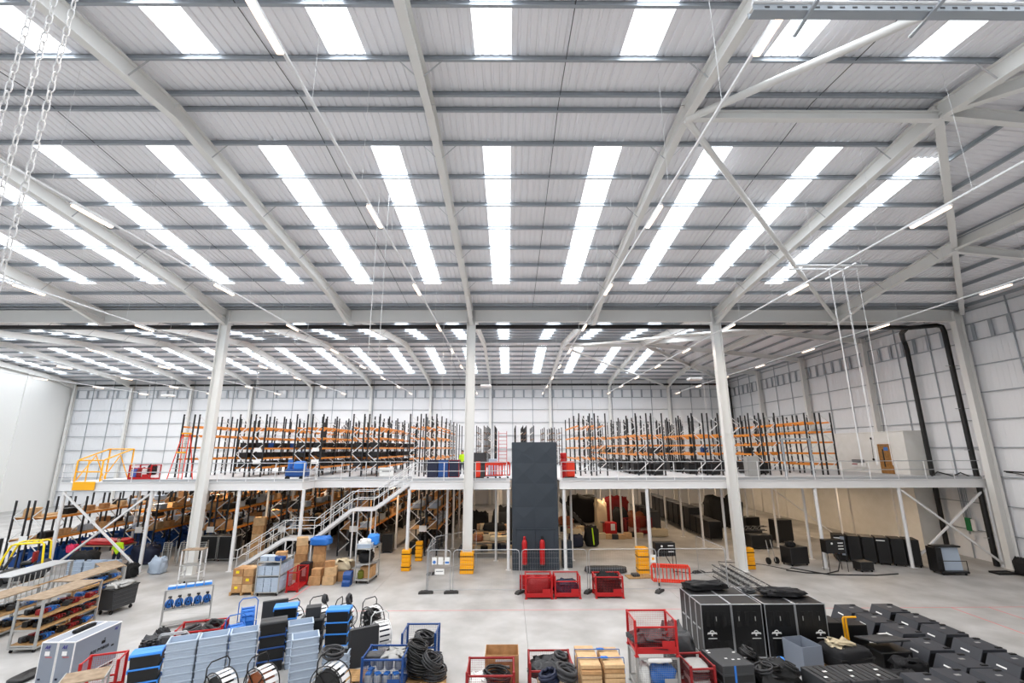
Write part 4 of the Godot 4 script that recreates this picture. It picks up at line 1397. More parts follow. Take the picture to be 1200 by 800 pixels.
func wedge(label: String, at: Vector3, turn: float, group := "") -> Node3D:
	# floor monitor: sloping flank, flat top, deep-set dark front
	var t := thing("stage_monitor", label, "loudspeaker", at, turn, group)
	obj("cabinet", kept("wedge", func():
		var mb := MB.new()
		mb.prism(PackedVector2Array([Vector2(-.66, 0), Vector2(.42, 0), Vector2(.42, .62), Vector2(-.36, .62)]), -.52, .16)
		mb.prism(PackedVector2Array([Vector2(-.36, .53), Vector2(.42, .53), Vector2(.42, .62), Vector2(-.36, .62)]), .16, .48)
		mb.prism(PackedVector2Array([Vector2(-.66, 0), Vector2(-.62, 0), Vector2(-.32, .62), Vector2(-.36, .62)]), .16, .48)
		return mb.done()), M.speaker_coat, t)
	part("grille", Vector3(.0, .27, .17), Vector3(.76, .5, .02), M.grille, t, .004)
	for k in [-.38, .34]: part("top_bumper", Vector3(.3, .632, k), Vector3(.2, .03, .08), M.grille, t, .008)
	var strip := part("label_strip", Vector3(-.462, .42, -.05), Vector3(.008, .045, .3), M.white_paper, t, 0, Basis(Vector3.BACK, -.451))
	part("top_tag", Vector3(.05, .623, -.1), Vector3(.16, .004, .09), M.alu_dull, t, 0)
	return t

func truss(label: String, at: Vector3, turn: float, L: float, w := .4) -> Node3D:
	var t := thing("lighting_truss", label, "truss", at, turn, "ladder trusses stacked on the floor")
	for sx in [-1, 1]:
		for y in [.03, .29]:
			rod("chord", Vector3(sx * w / 2, y, -L / 2), Vector3(sx * w / 2, y, L / 2), .026, M.charcoal, t)
	var lace := MB.new()
	var n := int(L / .5)
	for i in n:
		var z := -L / 2 + i * .5
		for sx in [-1, 1]:
			lace.tube(Vector3(sx * w / 2, .03, z), Vector3(sx * w / 2, .29, z + .25), .012, 5); lace.tube(Vector3(sx * w / 2, .29, z + .25), Vector3(sx * w / 2, .03, z + .5), .012, 5)
		lace.tube(Vector3(-w / 2, .29, z), Vector3(w / 2, .29, z + .25), .012, 5); lace.tube(Vector3(w / 2, .29, z + .25), Vector3(-w / 2, .29, z + .5), .012, 5)
	obj("lacing", lace.done(), M.alu_dull, t)
	return t

func person(label: String, at: Vector3, turn: float, top: Material, legs: Material):
	# one continuous figure meshed from tapered capsules
	var J := [
		[Vector3(0, .98, 0), .135, Vector3(0, 1.22, .0), .135, 0], [Vector3(0, 1.22, 0), .135, Vector3(0, 1.40, -.01), .12, 0],
		[Vector3(-.17, 1.42, 0), .065, Vector3(.17, 1.42, 0), .065, 0], [Vector3(0, 1.42, 0), .06, Vector3(0, 1.55, .01), .052, 1],
		[Vector3(0, 1.63, .015), .092, Vector3(0, 1.70, 0), .098, 1],
		[Vector3(-.19, 1.40, 0), .056, Vector3(-.24, 1.13, -.02), .045, 0], [Vector3(-.24, 1.13, -.02), .043, Vector3(-.2, .93, .14), .033, 1],
		[Vector3(.19, 1.40, 0), .056, Vector3(.25, 1.13, .0), .045, 0], [Vector3(.25, 1.13, 0), .043, Vector3(.22, .9, .1), .033, 1],
		[Vector3(-.2, .91, .15), .03, Vector3(-.2, .82, .17), .02, 1], [Vector3(.22, .88, .11), .03, Vector3(.22, .79, .13), .02, 1],
		[Vector3(-.1, .95, 0), .1, Vector3(-.11, .52, .02), .068, 2], [Vector3(-.11, .52, .02), .064, Vector3(-.12, .1, -.04), .046, 2], [Vector3(-.12, .05, -.04), .045, Vector3(-.13, .045, .13), .036, 2],
		[Vector3(.1, .95, 0), .1, Vector3(.11, .52, .04), .068, 2], [Vector3(.11, .52, .04), .064, Vector3(.12, .1, 0), .046, 2], [Vector3(.12, .05, 0), .045, Vector3(.13, .045, .17), .036, 2]]
	var c := .03
	var o := Vector3(-.42, -.03, -.24)
	var N := Vector3i(28, 62, 18)
	var F := PackedFloat32Array(); F.resize(N.x * N.y * N.z)
	var K := PackedInt32Array(); K.resize(N.x * N.y * N.z)
	for z in N.z:
		for y in N.y:
			for x in N.x:
				var p := o + Vector3(x, y, z) * c
				var best := 9.0
				var acc := 0.0
				var kind := 0
				for j in J:
					var a: Vector3 = j[0]; var b: Vector3 = j[2]
					var tt := clampf((p - a).dot(b - a) / (b - a).length_squared(), 0, 1)
					var d: float = p.distance_to(a.lerp(b, tt)) - lerpf(j[1], j[3], tt)
					acc += exp(-d * 42.0)
					if d < best: best = d; kind = j[4]
				var i := (z * N.y + y) * N.x + x
				F[i] = -log(maxf(acc, 1e-30)) / 42.0
				K[i] = kind
	var t := thing("person", label, "person", at, turn)
	var vid := {}
	var V := []
	var VK := []
	for z in N.z - 1:
		for y in N.y - 1:
			for x in N.x - 1:
				var s := Vector3.ZERO
				var n := 0
				for e in [[0, 1], [0, 2], [0, 4], [1, 3], [1, 5], [2, 3], [2, 6], [3, 7], [4, 5], [4, 6], [5, 7], [6, 7]]:
					var pa := Vector3i(x + (e[0] & 1), y + ((e[0] >> 1) & 1), z + (e[0] >> 2))
					var pb := Vector3i(x + (e[1] & 1), y + ((e[1] >> 1) & 1), z + (e[1] >> 2))
					var fa := F[(pa.z * N.y + pa.y) * N.x + pa.x]; var fb := F[(pb.z * N.y + pb.y) * N.x + pb.x]
					if (fa < 0) != (fb < 0):
						s += Vector3(pa).lerp(Vector3(pb), fa / (fa - fb)); n += 1
				if n:
					vid[Vector3i(x, y, z)] = V.size()
					V.append(o + s / n * c); VK.append(K[(z * N.y + y) * N.x + x])
	var body := MB.new()
	var cloth := [MB.new(), MB.new()]
	body.smooth(); cloth[0].smooth(); cloth[1].smooth()
	for z in range(1, N.z - 1):
		for y in range(1, N.y - 1):
			for x in range(1, N.x - 1):
				var f0 := F[(z * N.y + y) * N.x + x]
				for ax in 3:
					var dx := Vector3i(1 if ax == 0 else 0, 1 if ax == 1 else 0, 1 if ax == 2 else 0)
					var q := Vector3i(x, y, z) + dx
					var f1 := F[(q.z * N.y + q.y) * N.x + q.x]
					if (f0 < 0) == (f1 < 0): continue
					var u := Vector3i(0, 1, 0) if ax == 0 else (Vector3i(0, 0, 1) if ax == 1 else Vector3i(1, 0, 0))
					var w := Vector3i(0, 0, 1) if ax == 0 else (Vector3i(1, 0, 0) if ax == 1 else Vector3i(0, 1, 0))
					var g := Vector3i(x, y, z)
					var ids := [vid.get(g - u - w, -1), vid.get(g - w, -1), vid.get(g, -1), vid.get(g - u, -1)]
					if ids.has(-1): continue
					var kk: int = VK[ids[2]]
					var mb: MB = body if kk == 1 else (cloth[0] if kk == 0 else cloth[1])
					if f0 < 0: mb.quad(V[ids[0]], V[ids[1]], V[ids[2]], V[ids[3]])
					else: mb.quad(V[ids[3]], V[ids[2]], V[ids[1]], V[ids[0]])
	obj("body", body.done(), M.skin, t)
	obj("jacket", cloth[0].done(), top, t)
	obj("trousers", cloth[1].done(), legs, t)
	obj("hair", MB.new().lathe([Vector2(.104, 1.68), Vector2(.108, 1.72), Vector2(.085, 1.78), Vector2(.04, 1.81), Vector2(0, 1.815)], 14, Vector3(0, 0, -.012)).done(), M.cap_black, t)
	obj("nose", MB.new().tube(Vector3(0, 1.67, .1), Vector3(0, 1.645, .125), .014, 6).done(), M.skin, t)
	return t

func lettering(called: String, s: String, size: float, m: Material, parent: Node, xf: Transform3D, slant := 0.0):
	var f := SystemFont.new()
	f.font_names = PackedStringArray(["Droid Sans"]); f.font_weight = 700
	var tm := TextMesh.new()
	tm.text = s; tm.font = f; tm.font_size = 64; tm.pixel_size = size / 64.0; tm.depth = .003
	return obj(called, tm, m, parent, xf * Transform3D(Basis(Vector3(1, 0, 0), Vector3(slant, 1, 0), Vector3(0, 0, 1)), Vector3.ZERO))

# ---------------------------------------------------------------- stock on the floor
const LV := ["lowest", "second", "third", "topmost"]

func build_front_left():
	# pair of grey flight cases
	for i in 2:
		var x := -14.08 + i * .52
		var t := flight_case(["left one of two tall grey flight cases with purple letters", "right one of two tall grey flight cases, black wording on its side"][i], Vector3(x, 0, -16.75), 0.0, .5, 1.24, 1.75, M.case_grey if i == 0 else M.case_grey, M.white_paint, "", true)
		lettering("purple_letters", "AE", .13, M.purple_ink, t, Transform3D(Basis(), Vector3(-.03, 1.1, .885)), .25)
		part("round_sticker", Vector3(-.02, .93, .882), Vector3(.15, .12, .004), M.white_paper, t, .001)
		part("orange_mark", Vector3(.04, .83, .882), Vector3(.2, .012, .004), M.orange_plastic, t, 0)
		part("lower_plate", Vector3(-.13, .24, .882), Vector3(.08, .05, .01), M.navy, t, .002)
		if i == 1:
			lettering("purple_letters", "AE", .11, M.purple_ink, t, Transform3D(Basis(Vector3.UP, PI / 2), Vector3(.258, 1.1, -.66)), .25)
			lettering("black_wording", "ADI POWER", .13, M.cap_black, t, Transform3D(Basis(Vector3.UP, PI / 2), Vector3(.258, .68, -.1)))
			part("black_symbol", Vector3(.258, .86, -.2), Vector3(.004, .09, .14), M.cap_black, t, 0)
			part("black_symbol", Vector3(.258, .95, -.24), Vector3(.004, .03, .05), M.cap_black, t, 0)
			part("small_mark", Vector3(.258, .62, -.6), Vector3(.004, .05, .1), M.cap_black, t, 0)
	lump("strap_bundle", "dark folded strap lying along the top of the grey flight cases", "strap", Vector3(-13.95, 1.24, -16.9), Vector3(.16, .1, .8), M.black_cloth, 31, .2)
	# table with a worn timber top and the red mesh cage under it
	var tb := thing("work_table", "worn timber-topped table at the bottom left corner", "table", Vector3(-11.75, 0, -14.55), .5)
	part("top_board", Vector3(0, .88, 0), Vector3(1.0, .04, .8), M.ply, tb); 
	for sx in [-1, 1]:
		part("edge_rail", Vector3(sx * .5, .88, 0), Vector3(.03, .07, .82), M.alu_dull, tb)
		for sz in [-1, 1]: part("leg", Vector3(sx * .46, .43, sz * .36), Vector3(.05, .86, .05), M.alu_dull, tb)
	cage("red mesh cage standing before the grey flight cases", Vector3(-12.0, 0, -15.45), .35, .95, .7, 1.0, M.red_paint, .6)
	lump("ramp_mat", "black rubber ramp by the grey flight cases", "mat", Vector3(-15.2, 0, -16.6), Vector3(.6, .12, 1.0), M.black_plastic, 32, .03)
	# dark rolled bundles and bent tube next to them
	var bundle := thing("profile_bundle", "upright bundle of dark hollow profiles at the bottom left", "bundle", Vector3(-11.35, 0, -16.35), .4)
	for i in 5:
		for j in 3:
			rod("profile", Vector3(-.22 + i * .11, .02, -.11 + j * .11), Vector3(-.22 + i * .11, 1.12 - .04 * ((i + j) % 3), -.11 + j * .11), .05, [M.charcoal, M.black_plastic, M.grey_cable][(i + j) % 3], bundle, 8)
	var hp := thing("tube_handle", "bent chrome tube handle beside the dark profiles", "handle", Vector3(-11.0, 0, -16.95), .4)
	for k in 2:
		obj("bent_tube", MB.new().path([Vector3(-.45, 0, k * .1), Vector3(-.45, .95 + k * .08, k * .1), Vector3(-.36, 1.06 + k * .08, k * .1), Vector3(.32, 1.06 + k * .08, k * .1), Vector3(.42, .95 + k * .08, k * .1), Vector3(.42, 0, k * .1)], .025, 8).done(), M.alu, hp)
	# wheeled black tub
	var wt := thing("wheeled_tub", "tall black wheeled tub full of odds and ends by the shelved trolleys", "tub", Vector3(-17.5, 0, -22.65), -.12)
	obj("shell", MB.new().prism(PackedVector2Array([Vector2(-.55, .2), Vector2(.55, .2), Vector2(.62, 1.0), Vector2(-.62, 1.0)]), -.36, .36, Transform3D(Basis(Vector3.UP, PI / 2), Vector3.ZERO)).done(), M.charcoal, wt)
	for k in 4: part("wall_rib", Vector3(.37, .36 + k * .16, 0), Vector3(.03, .04, 1.1), M.charcoal, wt)
	part("rim", Vector3(0, 1.0, 0), Vector3(.8, .05, 1.3), M.black_plastic, wt, .015)
	castors(wt, .7, 1.1, .08)
	lump("odds_and_ends", "heap of grey and pale odds and ends in the wheeled black tub", "heap", Vector3(-17.5, 1.02, -22.65), Vector3(.6, .16, 1.0), M.alu_dull, 34, .4)
	# long shelved trolleys with cables and plugs
	shelf_trolley("long shelved trolley of red and black plug boxes behind the grey flight cases", Vector3(-17.3, 0, -19.6), .05, .95, 2.6, 1.72, [.22, .72, 1.12], M.alu_dull, M.ply, M.timber)
	shelf_trolley("long shelved trolley with blue plug boxes beside the black wheeled tub", Vector3(-18.7, 0, -22.4), .05, .95, 2.7, 1.62, [.22, .7, 1.15], M.alu_dull, M.ply, M.timber)
	shelf_trolley("long grey slat-sided trolley next to the yellow truck", Vector3(-22.6, 0, -23.8), .05, 1.0, 3.2, 1.5, [.22, .8], M.alu_dull, M.galv_light, M.galv_light, 12)
	shelf_trolley("shelved trolley with dark cable boxes at the left edge", Vector3(-19.9, 0, -19.8), .05, .95, 2.4, 1.45, [.22, .8], M.alu_dull, M.ply, M.timber)
	var fr := thing("timber_hurdle", "pale timber hurdle leaning on the shelved trolley by the black wheeled tub", "hurdle", Vector3(-17.75, 0, -21.25), 1.55)
	for k in [[Vector3(-.7, .06, 0), Vector3(.7, .06, 0)], [Vector3(-.7, 1.36, 0), Vector3(.7, 1.36, 0)], [Vector3(-.67, .06, 0), Vector3(-.67, 1.36, 0)], [Vector3(.67, .06, 0), Vector3(.67, 1.36, 0)]]:
		strut("frame_bar", k[0], k[1], .06, .06, M.timber, fr)
	var pm := kept("plugbox", func():
		var mb := MB.new()
		mb.cbox(Vector3(0, .09, 0), Vector3(.26, .18, .2), .02)
		mb.tube(Vector3(-.06, .12, .1), Vector3(-.06, .12, .16), .045, 8); mb.tube(Vector3(.06, .12, .1), Vector3(.06, .12, .16), .045, 8)
		mb.path([Vector3(.1, .05, .1), Vector3(.18, .1, .2), Vector3(.1, .18, .22), Vector3(0, .2, .15)], .018, 5)
		return mb.done())
	var cols := [["red", M.red_dull], ["black", M.black_plastic], ["black", M.charcoal], ["blue", M.blue_plastic], ["grey", M.case_grey]]
	for tr in [[Vector3(-17.3, 0, -19.6), [.25, .75, 1.15], "front shelved trolley", [0, 1, 1, 2, 0, 3]], [Vector3(-18.7, 0, -22.4), [.25, .73, 1.18], "trolley by the wheeled tub", [3, 3, 1, 2, 3, 4]], [Vector3(-19.9, 0, -19.8), [.25, .83], "trolley at the left edge", [1, 2, 1, 3, 1, 4]]]:
		for y in tr[1]:
			for k in 7:
				for s in [-1, 1]:
					if rng.randf() < .12: continue
					var c: Array = cols[tr[3][rng.randi() % 6]]
					var o := obj("plug_box", pm, c[1], null, T(tr[0] + Vector3(s * .2, y, -1.02 + k * .33), rng.randf_range(-.5, .5) + PI / 2))
					tag(o, "small %s plug box, %s from near, %s side, %s shelf, %s" % [c[0], ORD[k], ["left", "right"][(s + 1) / 2], LV[tr[1].find(y)], tr[2]], "plug box", "%s plug boxes on the %s" % [c[0], tr[2]])
	# yellow counterbalance truck
	var fk := thing("lift_truck", "yellow lift truck with an open overhead guard at the far left", "lift truck", Vector3(-26.3, 0, -26.8), -1.1)
	part("chassis", Vector3(0, .5, -.2), Vector3(1.05, .5, 1.7), M.charcoal, fk, .08)
	part("counterweight", Vector3(0, .75, -1.0), Vector3(1.1, .75, .5), M.charcoal, fk, .15)
	part("seat", Vector3(0, 1.05, -.35), Vector3(.5, .16, .5), M.black_plastic, fk, .05); part("seat_back", Vector3(0, 1.35, -.6), Vector3(.5, .55, .14), M.red_dull, fk, .05)
	for sx in [-1, 1]:
		obj("guard_leg", MB.new().path([Vector3(sx * .5, .8, .65), Vector3(sx * .48, 1.5, .5), Vector3(sx * .46, 2.05, .3), Vector3(sx * .46, 2.1, .15), Vector3(sx * .46, 2.1, -.9), Vector3(sx * .48, 2.0, -1.0), Vector3(sx * .5, .9, -1.1)], .05, 8).done(), M.yellow_paint, fk)
		for z in [-.7, .55]: rod("wheel", Vector3(sx * .45, .28, z), Vector3(sx * .62, .28, z), .28, M.rubber, fk, 16)
		part("mast_channel", Vector3(sx * .32, 1.2, 1.0), Vector3(.1, 2.3, .14), M.cap_black, fk, .01)
		part("fork", Vector3(sx * .25, .1, 1.6), Vector3(.12, .05, 1.1), M.cap_black, fk, .01)
	for i in 4: part("guard_bar", Vector3(0, 2.12, -.75 + i * .28), Vector3(.94, .04, .06), M.yellow_paint, fk, .01)
	part("steering_column", Vector3(0, 1.1, .45), Vector3(.12, .7, .12), M.charcoal, fk, .03, Basis(Vector3.RIGHT, -.4))
	# stock behind the trolleys
	var gm := [["grey crates with blue fittings", -23.6, -28.0], ["grey crates", -22.9, -28.6]]
	for i in 3:
		for j in 4:
			var o := obj("stacking_crate", crate_mesh(), M.crate_grey, null, T(Vector3(-24.3 + i * .9, j * .22, -28.2), .1))
			tag(o, "grey crate, %s in the %s stack before the left cross-brace" % [LV[j], ["left", "middle", "right"][i]], "crate", "grey crates before the left cross-brace")
	shelf_trolley("low trolley with a timber top before the left cross-brace", Vector3(-20.9, 0, -26.2), .9, .9, 2.0, 1.1, [.3, .7], M.alu_dull, M.ply, M.galv_light)
	lump("folded_sheet", "red and pink folded sheets heaped under the left cross-brace", "cloth", Vector3(-25.0, 1.25, -30.9), Vector3(2.6, .28, 1.0), M.red_paint, 41, .25)
	part_table(Vector3(-25.0, 0, -30.9), "pale work bench under the left cross-brace", 2.7, 1.1, 1.24)
	lump("cover_sheet", "black cover sheet draped over goods left of the yellow truck", "cover", Vector3(-24.6, 0, -28.9 + .0), Vector3(1.2, 1.25, .9), M.canvas_black, 42, .1)
	lump("pink_bag", "bright pink bag by the left mezzanine post", "bag", Vector3(-26.6, .9, -30.2), Vector3(.5, .45, .4), M.pink_cloth, 43, .2)
	lump("black_sacks", "black sacks heaped below the left cross-brace", "sacks", Vector3(-21.4, 0, -28.1), Vector3(.9, .7, .7), M.black_cloth, 44, .3)
	lump("film_bundle", "bundle of pale plastic film beside the left cross-brace", "film", Vector3(-20.3, 0, -28.9), Vector3(.7, .85, .6), M.crate_grey, 45, .3)
	lump("mesh_bale", "dark bale of netting behind the person in the yellow vest", "bale", Vector3(-22.9, 0, -31.3), Vector3(1.4, 1.1, .9), M.navy, 46, .2)
	person("person in a yellow high-visibility vest and dark trousers at the far left", Vector3(-23.7, 0, -30.0), .6, M.hi_vis, M.navy)
	for i in 3:
		var c := thing("stacked_chairs", ["first", "second", "third"][i] + " stack of grey metal frames right of the left cross-brace", "frames", Vector3(-21.2 + i * .95, 0, -30.9), .15 * i)
		for k in 5:
			obj("tube_frame", kept("chairf", func(): return MB.new().path([Vector3(-.24, 0, .25), Vector3(-.24, .9, .2), Vector3(-.24, .95, -.2), Vector3(-.24, 0, -.3)], .018, 6).path([Vector3(.24, 0, .25), Vector3(.24, .9, .2), Vector3(.24, .95, -.2), Vector3(.24, 0, -.3)], .018, 6).path([Vector3(-.24, .9, .2), Vector3(.24, .9, .2)], .018, 6).done()), M.alu_dull, c, T(Vector3(k * .05, k * .12, k * .06)))
	# white three-shelf trolley at the left column
	var w3 := thing("step_trolley", "white three-tier trolley by the left column", "trolley", Vector3(-16.95, 0, -26.75), .12)
	for sx in [-1, 1]:
		for sz in [-1, 1]: part("upright", Vector3(sx * .48, .9, sz * .28), Vector3(.06, 1.68, .06), M.white_paint, w3)
	for y in [1.74, .98, .25]: part("shelf", Vector3(0, y, 0), Vector3(1.04, .04, .64), M.alu_dull if y < 1.5 else M.ply, w3)
	for sx in [-1, 1]: part("side_rail", Vector3(sx * .48, .62, 0), Vector3(.05, .05, .56), M.white_paint, w3)
	castors(w3, 1.0, .6, .06)
	# tall rack trolley of blue cable reels
	var bt := thing("reel_trolley", "steel trolley rack hung with blue cable reels", "trolley", Vector3(-13.25, 0, -20.95), 1.16 - PI / 2 + .95)
	for sx in [-1, 1]:
		for sz in [-1, 1]: part("upright", Vector3(sx * .82, .74, sz * .2), Vector3(.05, 1.4, .05), M.alu_dull, bt)
		part("end_rail", Vector3(sx * .82, 1.42, 0), Vector3(.05, .05, .45), M.alu_dull, bt); part("end_rail", Vector3(sx * .82, .12, 0), Vector3(.06, .06, .5), M.alu_dull, bt)
	part("top_shelf", Vector3(0, 1.42, 0), Vector3(1.7, .04, .42), M.alu_dull, bt); part("mid_shelf", Vector3(0, .68, 0), Vector3(1.66, .04, .4), M.alu_dull, bt); part("low_shelf", Vector3(0, .16, 0), Vector3(1.66, .04, .4), M.alu_dull, bt)
	castors(bt, 1.6, .42, .06)
	var rl := kept("hand_reel", func():
		var mb := MB.new()
		mb.lathe([Vector2(0, -.09), Vector2(.15, -.09), Vector2(.15, -.07), Vector2(.09, -.06), Vector2(.09, .06), Vector2(.15, .07), Vector2(.15, .09), Vector2(0, .09)], 16, Vector3(0, .19, 0), Basis(Vector3.RIGHT, PI / 2))
		return mb.done())
	var rf := kept("hand_reel_frame", func():
		var mb := MB.new()
		for s in [-1, 1]: mb.path([Vector3(-.14, .01, s * .13), Vector3(-.05, .3, s * .13), Vector3(.05, .42, s * .02), Vector3(.05, .3, s * .13), Vector3(.14, .01, s * .13)], .014, 5)
		mb.tube(Vector3(0, .19, -.13), Vector3(0, .19, .13), .03, 8)
		mb.box(Vector3(.0, .43, 0), Vector3(.12, .04, .16))
		return mb.done())
	for k in 5:
		var loc := bt.transform * Vector3(-.64 + k * .32, .70, 0)
		var r := thing("hand_reel", "blue hand cable reel, %s from the left on the reel trolley" % ORD[k], "cable reel", loc, bt.rotation.y, "blue reels on the reel trolley")
		obj("drum", rl, M.blue_plastic, r); obj("stand", rf, M.black_plastic, r)
		var tb2 := thing("blue_box", "pale blue flat box, %s from the left on top of the reel trolley" % ORD[k], "box", bt.transform * Vector3(-.62 + k * .31, 1.44, 0), bt.rotation.y, "blue boxes on the reel trolley")
		part("body", Vector3(0, .05, 0), Vector3(.28, .1, .3), M.blue_light, tb2, .015); part("lid", Vector3(0, .108, 0), Vector3(.26, .02, .28), M.crate_grey, tb2, .006)
	# red cage with black hoses, blue drums behind the crates
	cage("red cage of black hoses behind the grey crates", Vector3(-11.2, 0, -18.75), .3, 1.5, .9, .78, M.red_paint, .85)
	coil("thick black hose coil lying in the red cage by the blue reels", Vector3(-10.85, .42, -18.8), .38, .075, 3, M.black_cable, .25, "", 3)
	coil("second black hose coil at the left end of the red cage", Vector3(-11.55, .38, -18.75), .3, .06, 3, M.grey_cable, -.2, "", 4)
	lump("black_roll", "black rubber roll standing outside the red cage", "roll", Vector3(-12.45, 0, -18.45), Vector3(.45, .7, .4), M.black_cloth, 51, .1)
	lump("grey_bag", "grey padded bag left of the red cage of hoses", "bag", Vector3(-12.1, 0, -17.7), Vector3(.8, .75, .5), M.charcoal, 52, .15)
	cable_drum("blue cable drum with a dark side plate behind the grey crates", Vector3(-10.0, 0, -19.5), .5, .5, M.blue_plastic, M.blue_plastic, M.blue_light)
	cable_drum("blue cable drum nearest the red cage of hoses", Vector3(-9.7, 0, -18.25), .7, .42, M.blue_plastic, M.blue_plastic, M.blue_light)
	flight_case("dark board standing against the blue cable drum", Vector3(-9.25, 0, -20.1), .5, .9, 1.15, .12, M.charcoal, M.charcoal, "", false)
	# grey crate stacks
	var th := .42
	var stacks := [[-10.1, -16.0, 6], [-9.34, -16.34, 6], [-8.58, -16.68, 6], [-7.06, -17.36, 6], [-6.4, -16.2, 6]]
	for i in stacks.size():
		for k in stacks[i][2]:
			var o := obj("stacking_crate", crate_mesh(), M.crate_grey, null, T(Vector3(stacks[i][0], k * .215, stacks[i][1]), th + (k % 2) * .015))
			var pos: String = "topmost" if k == 5 else ("bottom" if k == 0 else ["", "second", "third", "fourth", "fifth"][k] + " from the floor")
			tag(o, "grey ribbed crate, %s of the %s foreground stack from the left" % [pos, ["first", "second", "third", "fourth", "fifth"][i]], "crate", "grey crates stacked in the foreground")
	for k in 4:
		if k < 3: black_crate("black crate with blue rim, %s in the stack left of the grey crates" % ["lowest", "middle", "topmost"][k], Vector3(-10.88, k * .362, -15.64), th, M.blue_light, k == 2)
		black_crate("black crate, %s in the stack between the grey crate stacks" % LV[k], Vector3(-7.82, k * .362, -17.02), th, M.blue_paint if k < 3 else M.charcoal, k == 3)
		black_crate("black crate with bright blue rim, %s in the tower by the drums" % LV[k], Vector3(-6.05, k * .362, -18.15), .1, M.blue_light, k == 3)
	for k in 4:
		black_crate("black crate with pale blue rim, %s in the stack behind the grey crates" % LV[k], Vector3(-8.1, k * .362, -18.5), .3, M.blue_light, k == 3)
	for k in 3:
		black_crate("black crate with grey rim, %s of three behind the fifth grey stack" % LV[k], Vector3(-7.05, k * .362, -18.35), .2, M.charcoal, k == 2)
	carton("small grey-lidded box on the black crate behind the grey stacks", Vector3(-7.05, 1.115, -18.35), .3, 2, M.charcoal)
	var lg := obj("stacking_crate", crate_mesh(), M.crate_grey, null, T(Vector3(-5.55, .43, -16.75), .1))
	tag(lg, "single grey crate holding small dark parts, on two more beside the crate tower", "crate")
	for k in 2: tag(obj("stacking_crate", crate_mesh(), M.crate_grey, null, T(Vector3(-5.55, k * .215, -16.75), .1)), "grey crate under the one holding dark parts, %s of the two" % ["lower", "upper"][k], "crate")
	lump("dark_parts", "small dark parts lying in the single grey crate", "parts", Vector3(-5.55, .46, -16.75), Vector3(.62, .14, .42), M.black_plastic, 55, .4)
	# cable drums on stands
	cable_drum("striped cable drum on a black hoop stand, leftmost of the back row", Vector3(-8.35, 0, -19.75), .9, .44, M.black_plastic, M.white_paint, M.black_cable)
	cable_drum("striped cable drum with a coil hung on its hoop, second of the back row", Vector3(-7.45, 0, -20.0), .7, .46, M.black_plastic, M.white_paint, M.grey_cable)
	cable_drum("striped cable drum behind the blue-rimmed crate tower", Vector3(-6.45, 0, -19.9), 1.5, .46, M.black_plastic, M.white_paint, M.black_cable)
	cable_drum("striped cable drum on the right end of the back row", Vector3(-5.3, 0, -19.8), .9, .46, M.black_plastic, M.white_paint, M.black_cable)
	cable_drum("cable drum with a white hoop behind the dark board", Vector3(-4.55, 0, -18.3), .6, .44, M.white_paint, M.white_paint, M.navy)
	cable_drum("cable drum with slatted side at the bottom edge, left one", Vector3(-6.95, 0, -14.75), 1.1, .46, M.black_plastic, M.white_paint, M.bronze)
	cable_drum("cable drum with slatted side at the bottom edge, right one", Vector3(-5.0, 0, -14.7), 1.35, .5, M.black_plastic, M.white_paint, M.black_cable)
	cable_drum("cable drum partly below the bottom edge, before the grey stacks", Vector3(-8.0, 0, -14.6), 1.1, .44, M.black_plastic, M.white_paint, M.black_cable)
	coil("grey cable coil hung over the second striped drum", Vector3(-7.45, 1.12, -20.2), .18, .03, 4, M.grey_cable, 1.3, "", 6)
	coil("grey cable coil hung over the drum behind the crate tower", Vector3(-6.45, 1.15, -20.1), .2, .03, 4, M.grey_cable, 1.35, "", 7)
	coil("tangle of black cable on the rightmost striped drum", Vector3(-5.2, .75, -19.4), .26, .035, 5, M.black_cable, .5, "", 8)
	coil("grey cable heap on the slatted drum at the bottom edge", Vector3(-5.15, 1.05, -15.1), .32, .03, 6, M.grey_cable, .1, "", 9)
	flight_case("dark grey padded board leaning by the white-hooped drum", Vector3(-4.85, 0, -17.2), .55, .95, 1.15, .16, M.charcoal, M.charcoal, "", false)
	pallet("timber pallet with loose slats between the crate tower and the blue cage", Vector3(-4.78, 0, -16.25), .0, .7, .8)

func part_table(at: Vector3, label: String, w: float, d: float, h: float):
	var t := thing("work_bench", label, "bench", at)
	part("top", Vector3(0, h - .03, 0), Vector3(w, .06, d), M.ply, t)
	for sx in [-1, 1]:
		for sz in [-1, 1]: part("leg", Vector3(sx * (w / 2 - .06), (h - .06) / 2, sz * (d / 2 - .06)), Vector3(.06, h - .06, .06), M.alu_dull, t)
	for sz in [-1, 1]: part("stretcher", Vector3(0, .25, sz * (d / 2 - .06)), Vector3(w - .16, .05, .04), M.alu_dull, t)
	return t

